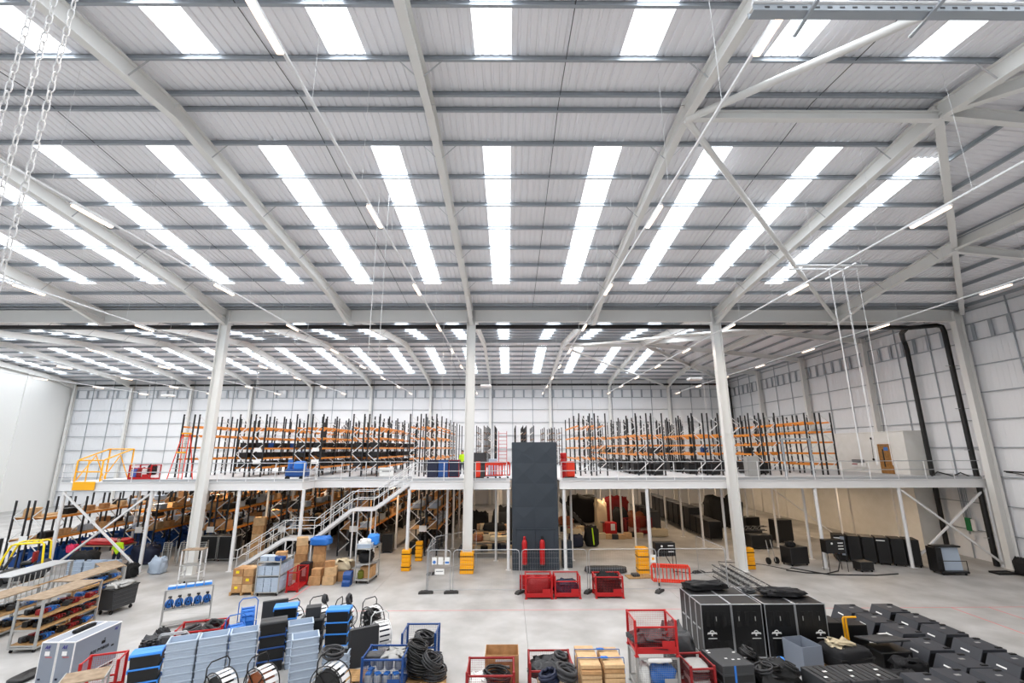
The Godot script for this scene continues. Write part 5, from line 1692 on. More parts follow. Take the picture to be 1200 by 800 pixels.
func build_front_middle():
	cage("blue cage of grey motors at the bottom edge", Vector3(-3.72, 0, -15.75), 0.0, 1.25, .95, 1.0, M.blue_paint, .92)
	var mo := kept("motor", func():
		var mb := MB.new()
		mb.lathe([Vector2(0, 0), Vector2(.1, 0), Vector2(.11, .03), Vector2(.11, .3), Vector2(.08, .34), Vector2(0, .34)], 12)
		mb.cbox(Vector3(.11, .17, 0), Vector3(.06, .16, .12), .01)
		return mb.done())
	for k in 9:
		var at := Vector3(-4.15 + (k % 4) * .27, .16 if k < 5 else .52, -15.45 - (k / 4) * .28)
		var o := thing("hoist_motor", "grey motor with blue cap, %s from left, %s row in the blue cage" % [ORD[k % 4], ["front", "middle", "back"][k / 4]], "motor", at, k * .7, "grey motors in the blue cage")
		obj("housing", mo, M.alu_dull, o); part("cap", Vector3(0, .36, 0), Vector3(.17, .06, .17), M.blue_plastic, o, .02)
	lump("grey_cushion", "round grey pad on top of the motors in the blue cage", "pad", Vector3(-4.05, .84, -15.7), Vector3(.5, .12, .42), M.charcoal, 61, .05)
	lump("small_parts", "white and grey fittings heaped in the blue cage", "fittings", Vector3(-3.45, .82, -15.75), Vector3(.6, .16, .6), M.alu_dull, 62, .4)
	cage("blue cage of dark cables behind the cable heap", Vector3(-2.95, 0, -17.3), .0, 1.15, .95, 1.08, M.blue_paint, .6)
	coil("dark cable coil in the blue cage, upper one", Vector3(-2.85, .62, -17.2), .36, .026, 10, M.black_cable, .2, "", 11)
	coil("dark cable coil in the blue cage, lower one", Vector3(-3.05, .3, -17.3), .38, .026, 10, M.grey_cable, -.15, "", 12)
	coil("dark cable coil crossing the front of the blue cage", Vector3(-2.95, .72, -16.95), .28, .026, 8, M.grey_cable, .6, "", 13)
	pallet("timber pallet under the heap of heavy cables", Vector3(-2.55, 0, -16.1), .12, 1.25, 1.0)
	var spots := [[-2.72, .15, -16.2, .46, 0.0, "lowest left"], [-2.3, .15, -16.05, .4, .05, "lowest right"], [-2.75, .38, -16.0, .44, .15, "second left"], [-2.35, .36, -16.15, .36, -.2, "second right"], [-2.82, .6, -16.05, .4, .35, "third and tilted"], [-2.45, .52, -15.85, .34, .6, "leaning to the front"], [-2.9, .78, -16.15, .34, .3, "topmost"]]
	for k in spots.size():
		var q: Array = spots[k]
		coil("thin grey cable coil in the heap on the pallet, " + q[5], Vector3(q[0], q[1], q[2]), q[3], .021, 12, [M.black_cable, M.grey_cable][k % 2], q[4], "", 14 + k)
	cage("dark red cage at the bottom edge before the open carton", Vector3(-.5, 0, -14.75), 0.0, 1.35, 1.0, 1.02, M.red_dull, .9)
	coil("black cable coil in the dark red cage before the open carton", Vector3(-.35, .55, -14.8), .42, .026, 9, M.black_cable, .1, "", 20)
	lump("white_bag", "white sack in the dark red cage at the bottom edge", "sack", Vector3(-.85, .3, -14.7), Vector3(.5, .45, .5), M.white_paper, 66, .2)
	# open carton
	var oc := thing("open_carton", "tall open brown carton with white labels", "carton", Vector3(-.2, 0, -15.75), .0)
	for s in [-1, 1]:
		part("wall", Vector3(0, .5, s * .38), Vector3(1.0, 1.0, .018), M.card, oc, .003); part("wall", Vector3(s * .495, .5, 0), Vector3(.018, 1.0, .76), M.card, oc, .003)
	part("floor_board", Vector3(0, .02, 0), Vector3(.97, .02, .74), M.card, oc, .003)
	part("label_strip", Vector3(.06, .86, .392), Vector3(.5, .06, .004), M.white_paper, oc, 0); part("label_strip", Vector3(.02, .7, .392), Vector3(.42, .06, .004), M.white_paper, oc, 0)
	cage("dark red cage of grey slings at the bottom edge", Vector3(1.2, 0, -15.1), 0.0, 1.25, .95, 1.08, M.red_dull, .8)
	lump("sling_heap", "olive and grey slings heaped in the dark red cage", "slings", Vector3(1.2, .55, -15.2), Vector3(1.0, .35, .7), M.charcoal, 67, .35)
	coil("olive sling coil at the back of the dark red cage", Vector3(1.5, .82, -15.3), .22, .04, 4, M.grey_cable, .3, "", 22)
	coil("blue-grey cable coil before the cage of slings", Vector3(1.55, .78, -14.35), .3, .045, 5, M.grey_cable, .25, "", 23)
	coil("dark blue cable coil before the cage of slings", Vector3(1.15, .7, -14.3), .26, .045, 5, M.navy, -.3, "", 24)
	part_table(Vector3(1.35, 0, -14.35), "low bench under the cable coils at the bottom edge", 1.1, .7, .7)
	# strapped flat cartons
	pallet("timber pallet under the strapped flat cartons", Vector3(2.6, 0, -14.85), 0.0, 1.25, 1.3)
	for k in 2:
		var fc := thing("flat_cartons", ["left", "right"][k] + " bundle of flat brown cartons under blue straps", "cartons", Vector3(2.28 + k * .64, .15, -14.85), .0)
		for j in 9:
			part("sheet", Vector3(rng.randf_range(-.02, .02), .06 + j * .115, rng.randf_range(-.03, .03)), Vector3(.56, .1, 1.3 - .12 * k), [M.card_pale, M.card, M.card_pale][j % 3], fc, .012, Basis(Vector3.UP, rng.randf_range(-.03, .03)))
	for k in 2:
		var sp := thing("lashing_strap", ["far", "near"][k] + " blue lashing strap over the flat cartons", "strap", Vector3(2.6, 0, -15.15 + k * .55))
		obj("webbing", MB.new().bar(Vector3(-.68, .2, 0), Vector3(-.66, 1.22, 0), .012, .05, Vector3.BACK).bar(Vector3(-.66, 1.22, 0), Vector3(.66, 1.22, 0), .05, .01).bar(Vector3(.66, 1.22, 0), Vector3(.68, .2, 0), .012, .05, Vector3.BACK).done(), M.blue_paint, sp)
		obj("ratchet_tail", lump_mesh(Vector3(.2, .04, .09), 70 + k, .3), M.blue_plastic, sp, T(Vector3(.1, 1.22, .03)))
	# stacked cages
	cage("beige lower cage holding blue and white goods", Vector3(4.4, 0, -15.7), 0.0, 1.28, 1.0, .98, M.alu_dull, .95)
	cage("bright red upper cage standing on the beige cage", Vector3(4.4, .98, -15.7), 0.0, 1.28, 1.0, .98, M.red_paint, .8)
	lump("blue_tarpaulin", "bright blue sheet in the beige lower cage", "sheet", Vector3(4.55, .2, -15.4), Vector3(.7, .5, .3), M.blue_plastic, 71, .25)
	lump("pale_sacks", "white sacks at the left of the beige lower cage", "sacks", Vector3(4.02, .2, -15.5), Vector3(.34, .5, .5), M.white_paper, 72, .2)
	lump("rope_heap", "tangled ropes and shackles in the bright red upper cage", "ropes", Vector3(4.4, 1.16, -15.7), Vector3(1.05, .28, .8), M.grey_cable, 73, .5)
	lump("pipe_roll", "white rolled sheet along the top of the beige cage", "roll", Vector3(4.45, .86, -15.17), Vector3(.72, .1, .1), M.white_paper, 74, .03)
	lump("grey_tarpaulin", "folded grey tarpaulins beside the bright red cage", "tarpaulin", Vector3(5.6, 0, -17.0), Vector3(.75, 1.15, 1.5), M.charcoal, 75, .18)
	cage("small dark red cage of grey slings between the red cage and the flat cases", Vector3(5.55, 0, -15.3), .05, .75, .95, .9, M.red_dull, .9)
	for k in 4: lump("sling_bundle", "grey folded sling in the small dark red cage, %s of the pile" % LV[k], "sling", Vector3(5.55, .18 + k * .16, -15.3), Vector3(.6, .15, .75), M.alu_dull if k % 2 else M.charcoal, 76 + k, .12, 0.0, "slings in the small red cage")

func emblem(t: Node, at: Vector3, m: Material):
	var o := MB.new()
	var arc := []
	for i in 13:
		var a := PI * (.05 + .9 * i / 12.0)
		arc.append(Vector3(.075 * cos(a), .075 * sin(a), 0))
	o.path(arc, .014, 5)
	o.box(Vector3(0, .0, 0), Vector3(.3, .05, .004)); o.box(Vector3(-.15, -.018, 0), Vector3(.03, .035, .004)); o.box(Vector3(.15, -.018, 0), Vector3(.03, .035, .004))
	o.prism(PackedVector2Array([Vector2(-.03, -.02), Vector2(.04, -.02), Vector2(.0, -.07), Vector2(.035, -.085), Vector2(-.03, -.085)]), -.002, .002)
	obj("white_emblem", o.done(), m, t, T(at))
	part("white_wording", at + Vector3(0, -.16, 0), Vector3(.3, .025, .003), m, t, 0)

func build_front_right():
	# tall black show cases, four wide and two deep
	for j in 2:
		for i in 4:
			var x := 7.12 + i * 1.06 + (0.08 if i > 1 else 0.0)
			var z := -17.78 - j * 1.0
			var t := flight_case("tall black slotted show case, %s from the left in the %s row" % [["first", "second", "third", "fourth"][i], ["front", "back"][j]], Vector3(x, 0, z), 0.0, 1.04, 1.75, .97, M.black_case, M.alu, "tall black show cases")
			if j == 0:
				for k in 3:
					part("upper_slot", Vector3(-.3 + k * .28, 1.28, .486), Vector3(.13, .46, .012), M.grille, t, .004)
					part("lower_slot", Vector3(-.3 + k * .28, .42, .486), Vector3(.13, .4, .012), M.grille, t, .004)
					if (i + k) % 2: part("slot_glint", Vector3(-.3 + k * .28, 1.3, .494), Vector3(.03, .14, .006), M.alu_dull, t, .002)
				emblem(t, Vector3(.24 if i % 2 else -.2, .86, .49), M.white_paper)
			if i == 0:
				for k in 2: part("side_latch", Vector3(-.53, .95, -.2 + k * .45), Vector3(.02, .06, .22), M.alu, t, .006)
				part("side_channel", Vector3(-.525, .95, .02), Vector3(.012, 1.5, .07), M.alu, t, .004)
	lump("folded_cover", "black folded cover on the back left show case", "cover", Vector3(7.55, 1.755, -19.1), Vector3(1.5, .22, .7), M.canvas_black, 81, .25, .05)
	lump("folded_cover", "black and navy folded cover on the right-hand show cases", "cover", Vector3(9.95, 1.755, -18.2), Vector3(1.4, .2, .62), M.canvas_black, 82, .3, -.1)
	lump("film_wrap", "shiny crumpled film by the folded cover on the show cases", "film", Vector3(8.95, 1.755, -18.6), Vector3(.4, .12, .4), M.charcoal, 83, .3)
	for k in 4:
		truss("grey ladder truss, %s of the stack beside the right column" % ["lower left", "lower right", "upper left", "upper right"][k], Vector3(11.6 + (k % 2) * .55, (k / 2) * .335, -24.7), .0, 5.8, .44)
	# low flat cases and cables before the show cases
	for k in 4:
		var t := flight_case("flat grey-topped case, %s of the low stack before the show cases" % ["lowest", "second", "third", "topmost"][k], Vector3(6.5, k * .23, -15.35), .12, .95, .23, 1.15, M.black_case if k < 3 else M.charcoal, M.charcoal, "flat cases before the show cases", false)
		if k == 3:
			for q in 6: part("white_label", Vector3(rng.randf_range(-.4, .4), .234, rng.randf_range(-.5, .5)), Vector3(.08, .004, .05), M.white_paper, t, 0)
			part("blue_strap", Vector3(-.1, .0, .582), Vector3(.06, .46, .008), M.blue_plastic, t, 0)
	coil("black cable coil with a white end beside the flat cases", Vector3(7.25, .75, -15.7), .24, .045, 4, M.black_cable, .5, "", 31)
	lump("cable_heap", "tangled heap of black cables and straps before the show cases", "cables", Vector3(7.82, 0, -15.3), Vector3(1.2, .7, 1.0), M.black_cable, 84, .45)
	for k in 4: coil("black cable loop, %s from the left on the tangled heap" % ORD[k], Vector3(7.45 + k * .25, .66 + .03 * (k % 2), -15.1 - .1 * (k % 3)), .28, .022, 4, M.black_cable if k % 2 else M.grey_cable, .2 * (k - 1), "cable loops on the tangled heap", 33 + k)
	lump("blue_tape_roll", "small bright blue tape roll on the tangled cable heap", "tape", Vector3(8.1, .8, -15.3), Vector3(.17, .12, .17), M.blue_light, 85, .05)
	for k in 3:
		var t := flight_case("low ribbed grey case at the bottom edge, %s" % ["leftmost", "middle", "rightmost"][k], Vector3(9.0 + k * .78, 0, -14.75 - .05 * k), .15, .72, .72, .95, M.charcoal, M.grey_cable, "low ribbed cases at the bottom edge", false)
		for q in 3: part("top_rib", Vector3(-.22 + q * .22, .725, 0), Vector3(.05, .02, .85), M.black_case, t, .004)
		for q in 2: part("white_label", Vector3(-.15 + q * .25, .726, .2 - q * .3), Vector3(.12, .004, .07), M.white_paper, t, 0)
	# open grey bin
	var gb := thing("open_bin", "open grey corrugated plastic bin before the show cases", "bin", Vector3(9.55, 0, -16.65), .18)
	for s in [-1, 1]:
		part("wall", Vector3(0, .42, s * .42), Vector3(.72, .84, .014), M.case_grey, gb, .003); part("wall", Vector3(s * .355, .42, 0), Vector3(.014, .84, .84), M.case_grey, gb, .003)
	part("bottom", Vector3(0, .02, 0), Vector3(.7, .02, .82), M.case_grey, gb, .003)
	part("red_sticker", Vector3(-.05, .62, -.41), Vector3(.1, .07, .004), M.red_dull, gb, 0)
	# soft black case with crumpled packing paper
	pallet("timber pallet under the open black case of packing paper", Vector3(10.85, 0, -16.5), .2, 1.4, 1.1)
	var bc := thing("soft_case", "black padded case open on crumpled packing paper", "case", Vector3(10.85, .15, -16.55), .2)
	obj("body", lump_mesh(Vector3(1.25, .62, 1.0), 86, .05, .3), M.canvas_black, bc)
	part("zip_band", Vector3(0, .38, 0), Vector3(1.27, .04, 1.02), M.black_plastic, bc, .015)
	lump("packing_paper", "cream packing paper showing in the open black case", "paper", Vector3(10.75, .74, -16.6), Vector3(.7, .14, .5), M.cream_cloth, 87, .5)
	flight_case("small black box behind the open case of packing paper", Vector3(11.3, 0, -17.95), .0, .6, 1.05, .7, M.black_case, M.black_plastic, "", false)
	flight_case("low black box beside the yellow angle guards", Vector3(12.35, 0, -18.3), .0, .7, .85, .7, M.black_case, M.black_plastic, "", false)
	var yg := thing("angle_guards", "pair of yellow angle guards standing between the black boxes", "guards", Vector3(11.75, 0, -17.75), .0)
	for k in 2: obj("guard_bar", MB.new().path([Vector3(k * .1, .02, 0), Vector3(k * .1, 1.12, 0), Vector3(k * .1 + .03, 1.17, 0), Vector3(k * .1 + .38, 1.17, -.02)], .035, 6).done(), M.amber_paint, yg)
	var lid := thing("open_lid_case", "low black case with a raised lid before the stage monitors", "case", Vector3(12.6, 0, -17.25), .1)
	part("body", Vector3(0, .25, .2), Vector3(1.1, .5, .8), M.black_case, lid, .03); part("lid", Vector3(-.05, .72, .1), Vector3(1.25, .06, .95), M.charcoal, lid, .02, Basis(Vector3.RIGHT, -.18))
	part("lid_label", Vector3(.25, .77, -.15), Vector3(.35, .006, .12), M.white_paper, lid, 0, Basis(Vector3.RIGHT, -.18))
	lump("black_bag", "black bag lying under the raised lid before the stage monitors", "bag", Vector3(12.55, .0, -16.15), Vector3(.9, .5, .55), M.canvas_black, 88, .25)
	lump("black_bag", "black holdall with a silver edge by the front stage monitors", "bag", Vector3(11.8, .0, -15.5), Vector3(.9, .42, .5), M.canvas_black, 89, .2)
	# stage monitors in staggered rows
	var mons := [[13.95, -20.4], [15.55, -20.45], [14.05, -19.35], [15.65, -19.32], [14.2, -18.28], [15.65, -18.2], [13.95, -16.95], [15.65, -16.95], [13.95, -15.75], [15.6, -15.75], [11.75, -14.5], [12.85, -14.75], [14.0, -14.7], [15.6, -14.6], [17.2, -15.75], [17.2, -14.6]]
	var rowname := ["back row", "back row", "second row", "second row", "third row", "third row", "fourth row", "fourth row", "fifth row", "fifth row", "front row", "front row", "front row", "front row", "fifth row", "front row"]
	var place := ["left", "right", "left", "right", "left", "right", "left", "right", "left", "middle", "first from the left", "second from the left", "third from the left", "fourth from the left", "right", "fifth from the left"]
	for i in mons.size():
		wedge("charcoal wedge stage monitor, %s of the %s" % [place[i], rowname[i]], Vector3(mons[i][0], 0, mons[i][1]), 0.0, "wedge stage monitors")

func build_middle():
	# temporary mesh fence round the lift
	var fz := -24.9
	var runs := [[-4.05, -2.88, "mesh fence gate panel with safety notices, leftmost of the front"], [-2.8, .58, "mesh fence panel before the middle column"], [.64, 3.98, "mesh fence panel before the grey lift tower"], [4.04, 7.5, "mesh fence panel behind the open red cages"], [7.56, 11.0, "mesh fence panel behind the orange barrier"]]
	for r in runs: fence_panel(r[2], Vector3(r[0], 0, fz), Vector3(r[1], 0, fz))
	fence_panel("mesh fence panel running back from the gate", Vector3(-4.1, 0, fz - .1), Vector3(-4.35, 0, fz - 3.4))
	fence_panel("farther mesh fence panel running back at the left", Vector3(-4.3, 0, fz - 3.5), Vector3(-2.0, 0, fz - 6.0))
	fence_panel("mesh fence panel running back by the truss stack", Vector3(11.05, 0, fz - .1), Vector3(10.9, 0, fz - 3.5))
	for x in [-4.1, -2.84, .61, 4.01, 7.53]: fence_foot(Vector3(x, 0, fz), .9 if x > 0 else 0.1)
	fence_foot(Vector3(10.9, 0, fz - 3.5), .3); fence_foot(Vector3(-4.3, 0, fz - 3.45), .4)
	for k in 3:
		var n := thing("safety_notice", ["notice with a blue disc, left of the three on the gate", "plain white notice, middle of the three on the gate", "notice with a pale blue band, right of the three on the gate"][k], "notice", Vector3(-3.72 + k * .32, 1.35, fz + .035))
		part("sheet", Vector3(0, .15, 0), Vector3(.25, .34, .006), M.white_paper, n, 0)
		if k == 0: rod("blue_disc", Vector3(0, .09, .002), Vector3(0, .09, .006), .08, M.blue_ink, n, 16)
		if k == 2: part("blue_band", Vector3(0, .07, .004), Vector3(.2, .1, .002), M.blue_ink, n, 0)
	var n2 := thing("safety_notice", "wide white notice low on the gate", "notice", Vector3(-3.45, .88, fz + .035))
	part("sheet", Vector3(0, .12, 0), Vector3(.46, .26, .006), M.white_paper, n2, 0); part("dark_line", Vector3(0, .14, .004), Vector3(.36, .03, .002), M.navy, n2, 0)
	var n3 := thing("safety_notice", "white and yellow warning notice on the fence by the orange barrier", "notice", Vector3(7.3, 1.4, fz + .035))
	part("sheet", Vector3(0, .15, 0), Vector3(.26, .36, .006), M.white_paper, n3, 0); part("yellow_mark", Vector3(0, .15, .004), Vector3(.12, .12, .002), M.yellow_plastic, n3, 0)
	# red cages before the fence
	cage("red cage filled with dark red slings", Vector3(1.46, 0, -24.35), 0.0, 1.3, .9, 1.02, M.red_paint, .92)
	lump("sling_heap", "dark red slings packed in the first red cage", "slings", Vector3(1.46, .16, -24.35), Vector3(1.12, .7, .74), M.red_dull, 91, .15)
	cage("red cage with blue straps, middle of the three by the fence", Vector3(2.84, 0, -24.4), 0.0, 1.25, .9, 1.0, M.red_paint, .75)
	lump("strap_heap", "grey and blue straps in the middle red cage by the fence", "straps", Vector3(2.84, .16, -24.4), Vector3(1.05, .5, .72), M.navy, 92, .3)
	cage("red cage with black and blue straps, rightmost by the fence", Vector3(4.85, 0, -24.4), 0.0, 1.35, .9, .98, M.red_paint, .95)
	lump("strap_heap", "black and blue straps in the rightmost red cage by the fence", "straps", Vector3(4.85, .16, -24.4), Vector3(1.15, .75, .72), M.black_cloth, 93, .3)
	part_box("red_trough", "low red steel trough behind the first red cage", "trough", Vector3(1.45, 0, -25.65), Vector3(1.75, .55, .8), M.red_paint)
	# orange barrier
	var ob := thing("plastic_barrier", "orange plastic pedestrian barrier before the fence", "barrier", Vector3(8.5, 0, -26.0), -.22)
	obj("outer_frame", MB.new().path([Vector3(-.95, .25, 0), Vector3(-.95, .9, 0), Vector3(-.88, 1.0, 0), Vector3(.88, 1.0, 0), Vector3(.95, .9, 0), Vector3(.95, .25, 0), Vector3(.88, .18, 0), Vector3(-.88, .18, 0)], .05, 8, true).done(), M.orange_plastic, ob)
	part("top_panel", Vector3(0, .9, 0), Vector3(1.75, .14, .05), M.orange_plastic, ob, .015); part("bottom_panel", Vector3(0, .26, 0), Vector3(1.75, .1, .05), M.orange_plastic, ob, .015)
	for k in 9: part("slat", Vector3(-.76 + k * .19, .57, 0), Vector3(.045, .56, .04), M.orange_plastic, ob, .008)
	for s in [-1, 1]:
		part("yellow_clip", Vector3(s * .6, .14, 0), Vector3(.08, .18, .08), M.yellow_plastic, ob, .01)
		obj("foot", MB.new().prism(PackedVector2Array([Vector2(-.26, 0), Vector2(.26, 0), Vector2(.06, .12), Vector2(-.06, .12)]), -.05, .05, Transform3D(Basis(Vector3.UP, PI / 2), Vector3(s * .6, 0, 0))).done(), M.cap_black, ob)
	# yellow post guards
	protector("yellow post guard on the post right of the stair", Vector3(-6.05, 0, -29.35), .5)
	protector("yellow post guard on the second post right of the stair", Vector3(-5.75, 0, -31.75), .42)
	protector("yellow post guard round the middle column", Vector3(-2.4, 0, -28.8), .78)
	protector("yellow post guard standing at the right end of the black roll", Vector3(7.72, 0, -28.45), .62, 6)
	protector("yellow post guard by the right column", Vector3(14.35, 0, -29.3), .46)
	lump("black_roll", "long black roll lying on the floor behind the fence", "roll", Vector3(5.6, 0, -28.6), Vector3(2.4, .35, .6), M.charcoal, 95, .06)
	var mp := thing("timber_board", "timber board with a dark block at the yellow post guard", "board", Vector3(7.25, 0, -27.6), .1)
	part("board", Vector3(0, .04, 0), Vector3(1.4, .06, .7), M.timber, mp); part("block", Vector3(-.2, .14, 0), Vector3(.4, .14, .4), M.charcoal, mp, .03)
	# power distribution boxes on stands
	for k in 2:
		var at: Vector3 = [Vector3(8.95, 0, -28.2), Vector3(19.05, 0, -28.7)][k]
		var t := thing("power_box", ["black power distribution box on a tube stand behind the fence", "black power distribution box on a tube stand at the right"][k], "power box", at, .05)
		part("box", Vector3(0, 1.35, 0), Vector3(1.15, .72, .5), M.black_case, t, .02)
		for q in 3: part("white_label", Vector3(.3, 1.55 - q * .16, .252), Vector3(.32, .05, .004), M.white_paper, t, 0)
		rod("meter", Vector3(-.22, 1.53, .25), Vector3(-.22, 1.53, .262), .06, M.white_paper, t, 12)
		for q in 6: rod("socket", Vector3(-.45 + q * .17, .96, .1), Vector3(-.45 + q * .17, .99, .1), .05, M.red_dull if q % 2 else M.blue_plastic, t, 8)
		for sx in [-1, 1]:
			for sz in [-1, 1]: rod("stand_leg", Vector3(sx * .55, 0, sz * .24), Vector3(sx * .55, 1.0, sz * .24), .018, M.cap_black, t, 6)
	var fc := thing("floor_cable", "black cable running from the power box along the floor at the right", "cable")
	obj("cable", MB.new().path([Vector3(19.1, .95, -28.6), Vector3(19.2, .5, -28.5), Vector3(18.9, .1, -28.3), Vector3(18.0, .03, -28.0), Vector3(17.0, .03, -28.2), Vector3(16.2, .03, -28.8), Vector3(16.8, .03, -29.3), Vector3(18.0, .03, -27.8), Vector3(20.5, .03, -27.6), Vector3(22.0, .03, -27.9)], .035, 6).done(), M.black_cable, fc)
	var fc2 := thing("floor_cable", "thin black cable looping on the floor behind the fence", "cable")
	obj("cable", MB.new().path([Vector3(9.0, .95, -28.1), Vector3(9.4, .2, -28.0), Vector3(10.4, .02, -28.3), Vector3(12.4, .02, -28.6), Vector3(13.2, .02, -31.0), Vector3(15.6, .02, -30.2), Vector3(16.4, .02, -29.0)], .022, 5).done(), M.black_cable, fc2)
	# things beyond the right column
	flight_case("black wheeled amplifier case right of the right column", Vector3(17.6, 0, -30.2), .25, 1.3, 1.05, .8, M.black_case, M.charcoal)
	lump("cable_bag", "black bag on the wheeled amplifier case", "bag", Vector3(17.4, 1.05, -30.2), Vector3(.5, .25, .4), M.black_cloth, 96, .2)
	flight_case("small black case on the floor by the right power box", Vector3(20.6, 0, -28.6), .1, .8, .55, .6, M.black_case, M.charcoal)
	var ht := thing("hand_truck", "grey hand truck with black tyres right of the right column", "hand truck", Vector3(16.3, 0, -30.3), .2)
	for s in [-1, 1]: rod("upright", Vector3(s * .18, .15, 0), Vector3(s * .16, 1.35, -.25), .025, M.alu_dull, ht)
	for s in [-1, 1]: rod("wheel", Vector3(s * .25, .2, -.05), Vector3(s * .33, .2, -.05), .2, M.rubber, ht, 14)
	part("toe_plate", Vector3(0, .03, .18), Vector3(.42, .03, .3), M.alu_dull, ht); rod("cross_bar", Vector3(-.17, .8, -.13), Vector3(.17, .8, -.13), .02, M.alu_dull, ht)
	for k in 2:
		var t := flight_case(["low wheeled black speaker case behind the right column, lower", "low wheeled black speaker case behind the right column, farther one"][k], Vector3(17.9 + k * .2, 0, -34.9 - k * 1.6), .0, 1.5, .95, .9, M.black_case, M.charcoal)
		part("grille_front", Vector3(0, .52, .46), Vector3(1.36, .72, .02), M.grille, t)
	truss("short pale truss lying across cases behind the right column", Vector3(17.9, .97, -36.2), PI / 2, 2.6, .35)
	# black wheeled cages in a row under the right end of the mezzanine
	for k in 6:
		var at := Vector3(21.2 + k * .66, 0, -31.3 + k * .31)
		var t := flight_case("tall black wheeled case, %s from the left under the right end of the mezzanine" % ORD[k], at, -.44, .62, 1.55, 1.05, M.black_plastic, M.cap_black, "tall black cases under the right mezzanine end")
		for q in 4: part("side_rib", Vector3(-.31, .85, -.4 + q * .26), Vector3(.02, 1.2, .04), M.charcoal, t, .004)
		part("front_panel", Vector3(0, .85, .53), Vector3(.5, 1.2, .02), M.grille, t, .006)
		if k in [0, 3]: part("white_tape", Vector3(-.1, 1.4, .54), Vector3(.45, .05, .01), M.white_paper, t, 0)
		if k == 0: part("grey_panel", Vector3(.12, .95, .545), Vector3(.22, 1.1, .01), M.case_grey, t, .003)
	var wp := thing("panel_dolly", "black dolly carrying a tilted white panel at the right", "dolly", Vector3(25.0, 0, -27.95), -.05)
	part("white_panel", Vector3(.1, .82, .05), Vector3(1.15, 1.25, .03), M.crate_grey, wp, .006, Basis(Vector3.RIGHT, -.1))
	part("base_frame", Vector3(0, .16, 0), Vector3(1.5, .1, .85), M.black_case, wp); part("side_box", Vector3(-.58, .8, -.1), Vector3(.34, 1.2, .7), M.black_case, wp, .02)
	part("top_bar", Vector3(0, 1.46, -.05), Vector3(1.45, .08, .5), M.black_case, wp, .02)
	for s in [-1, 1]: rod("front_stay", Vector3(s * .7, .2, .4), Vector3(s * .7, .75, .4), .02, M.cap_black, wp)
	rod("front_stay", Vector3(-.7, .75, .4), Vector3(.7, .75, .4), .02, M.cap_black, wp)
	castors(wp, 1.4, .8, .07)
	lump("black_sack", "black sack at the right-hand edge by the wall column", "sack", Vector3(28.9, 0, -27.3), Vector3(1.1, .9, .9), M.black_cloth, 98, .15)
	part_box("black_mat", "black mat by the foot of the right wall column", "mat", Vector3(28.0, 0, -27.9), Vector3(1.1, .1, .6), M.black_plastic)
	for k in 2: flight_case("black double-decker wheeled case against the partition, %s" % ["near one", "far one"][k], Vector3(20.9 - k * 1.3, 0, -37.2 - k * 2.2), .2, 1.3, 1.6 - k * .1, .9, M.black_case, M.charcoal)
	# rows of black show cases far under the mezzanine at the right
	for k in 14:
		flight_case("tall black case, %s from the near end of the long row under the mezzanine" % ORD[k], Vector3(16.2, 0, -38.5 - k * 1.35), .0, 1.0, 1.9 if k > 2 else 1.35, 1.15, M.black_case, M.charcoal, "long row of black cases under the mezzanine")
	for k in 4: flight_case("dark slatted case, %s of the short row under the mezzanine" % ORD[k], Vector3(12.9, 0, -43.0 - k * 1.3), 0.0, .9, 1.5, 1.1, M.charcoal, M.cap_black, "short row of dark slatted cases")
	lump("curtain_bundle", "black drape heaped on cases far under the mezzanine at the right", "drape", Vector3(19.6, 0, -44.0), Vector3(3.0, 2.6, 2.2), M.black_cloth, 99, .15)

func part_box(called: String, label: String, category: String, at: Vector3, s: Vector3, m: Material) -> Node3D:
	# open steel trough or mat with a folded rim
	var t := thing(called, label, category, at)
	for k in [-1, 1]:
		part("wall", Vector3(0, s.y / 2, k * (s.z / 2 - .02)), Vector3(s.x, s.y, .04), m, t); part("wall", Vector3(k * (s.x / 2 - .02), s.y / 2, 0), Vector3(.04, s.y, s.z), m, t)
	part("sole", Vector3(0, s.y * .3, 0), Vector3(s.x - .06, s.y * .5, s.z - .06), m, t)
	return t

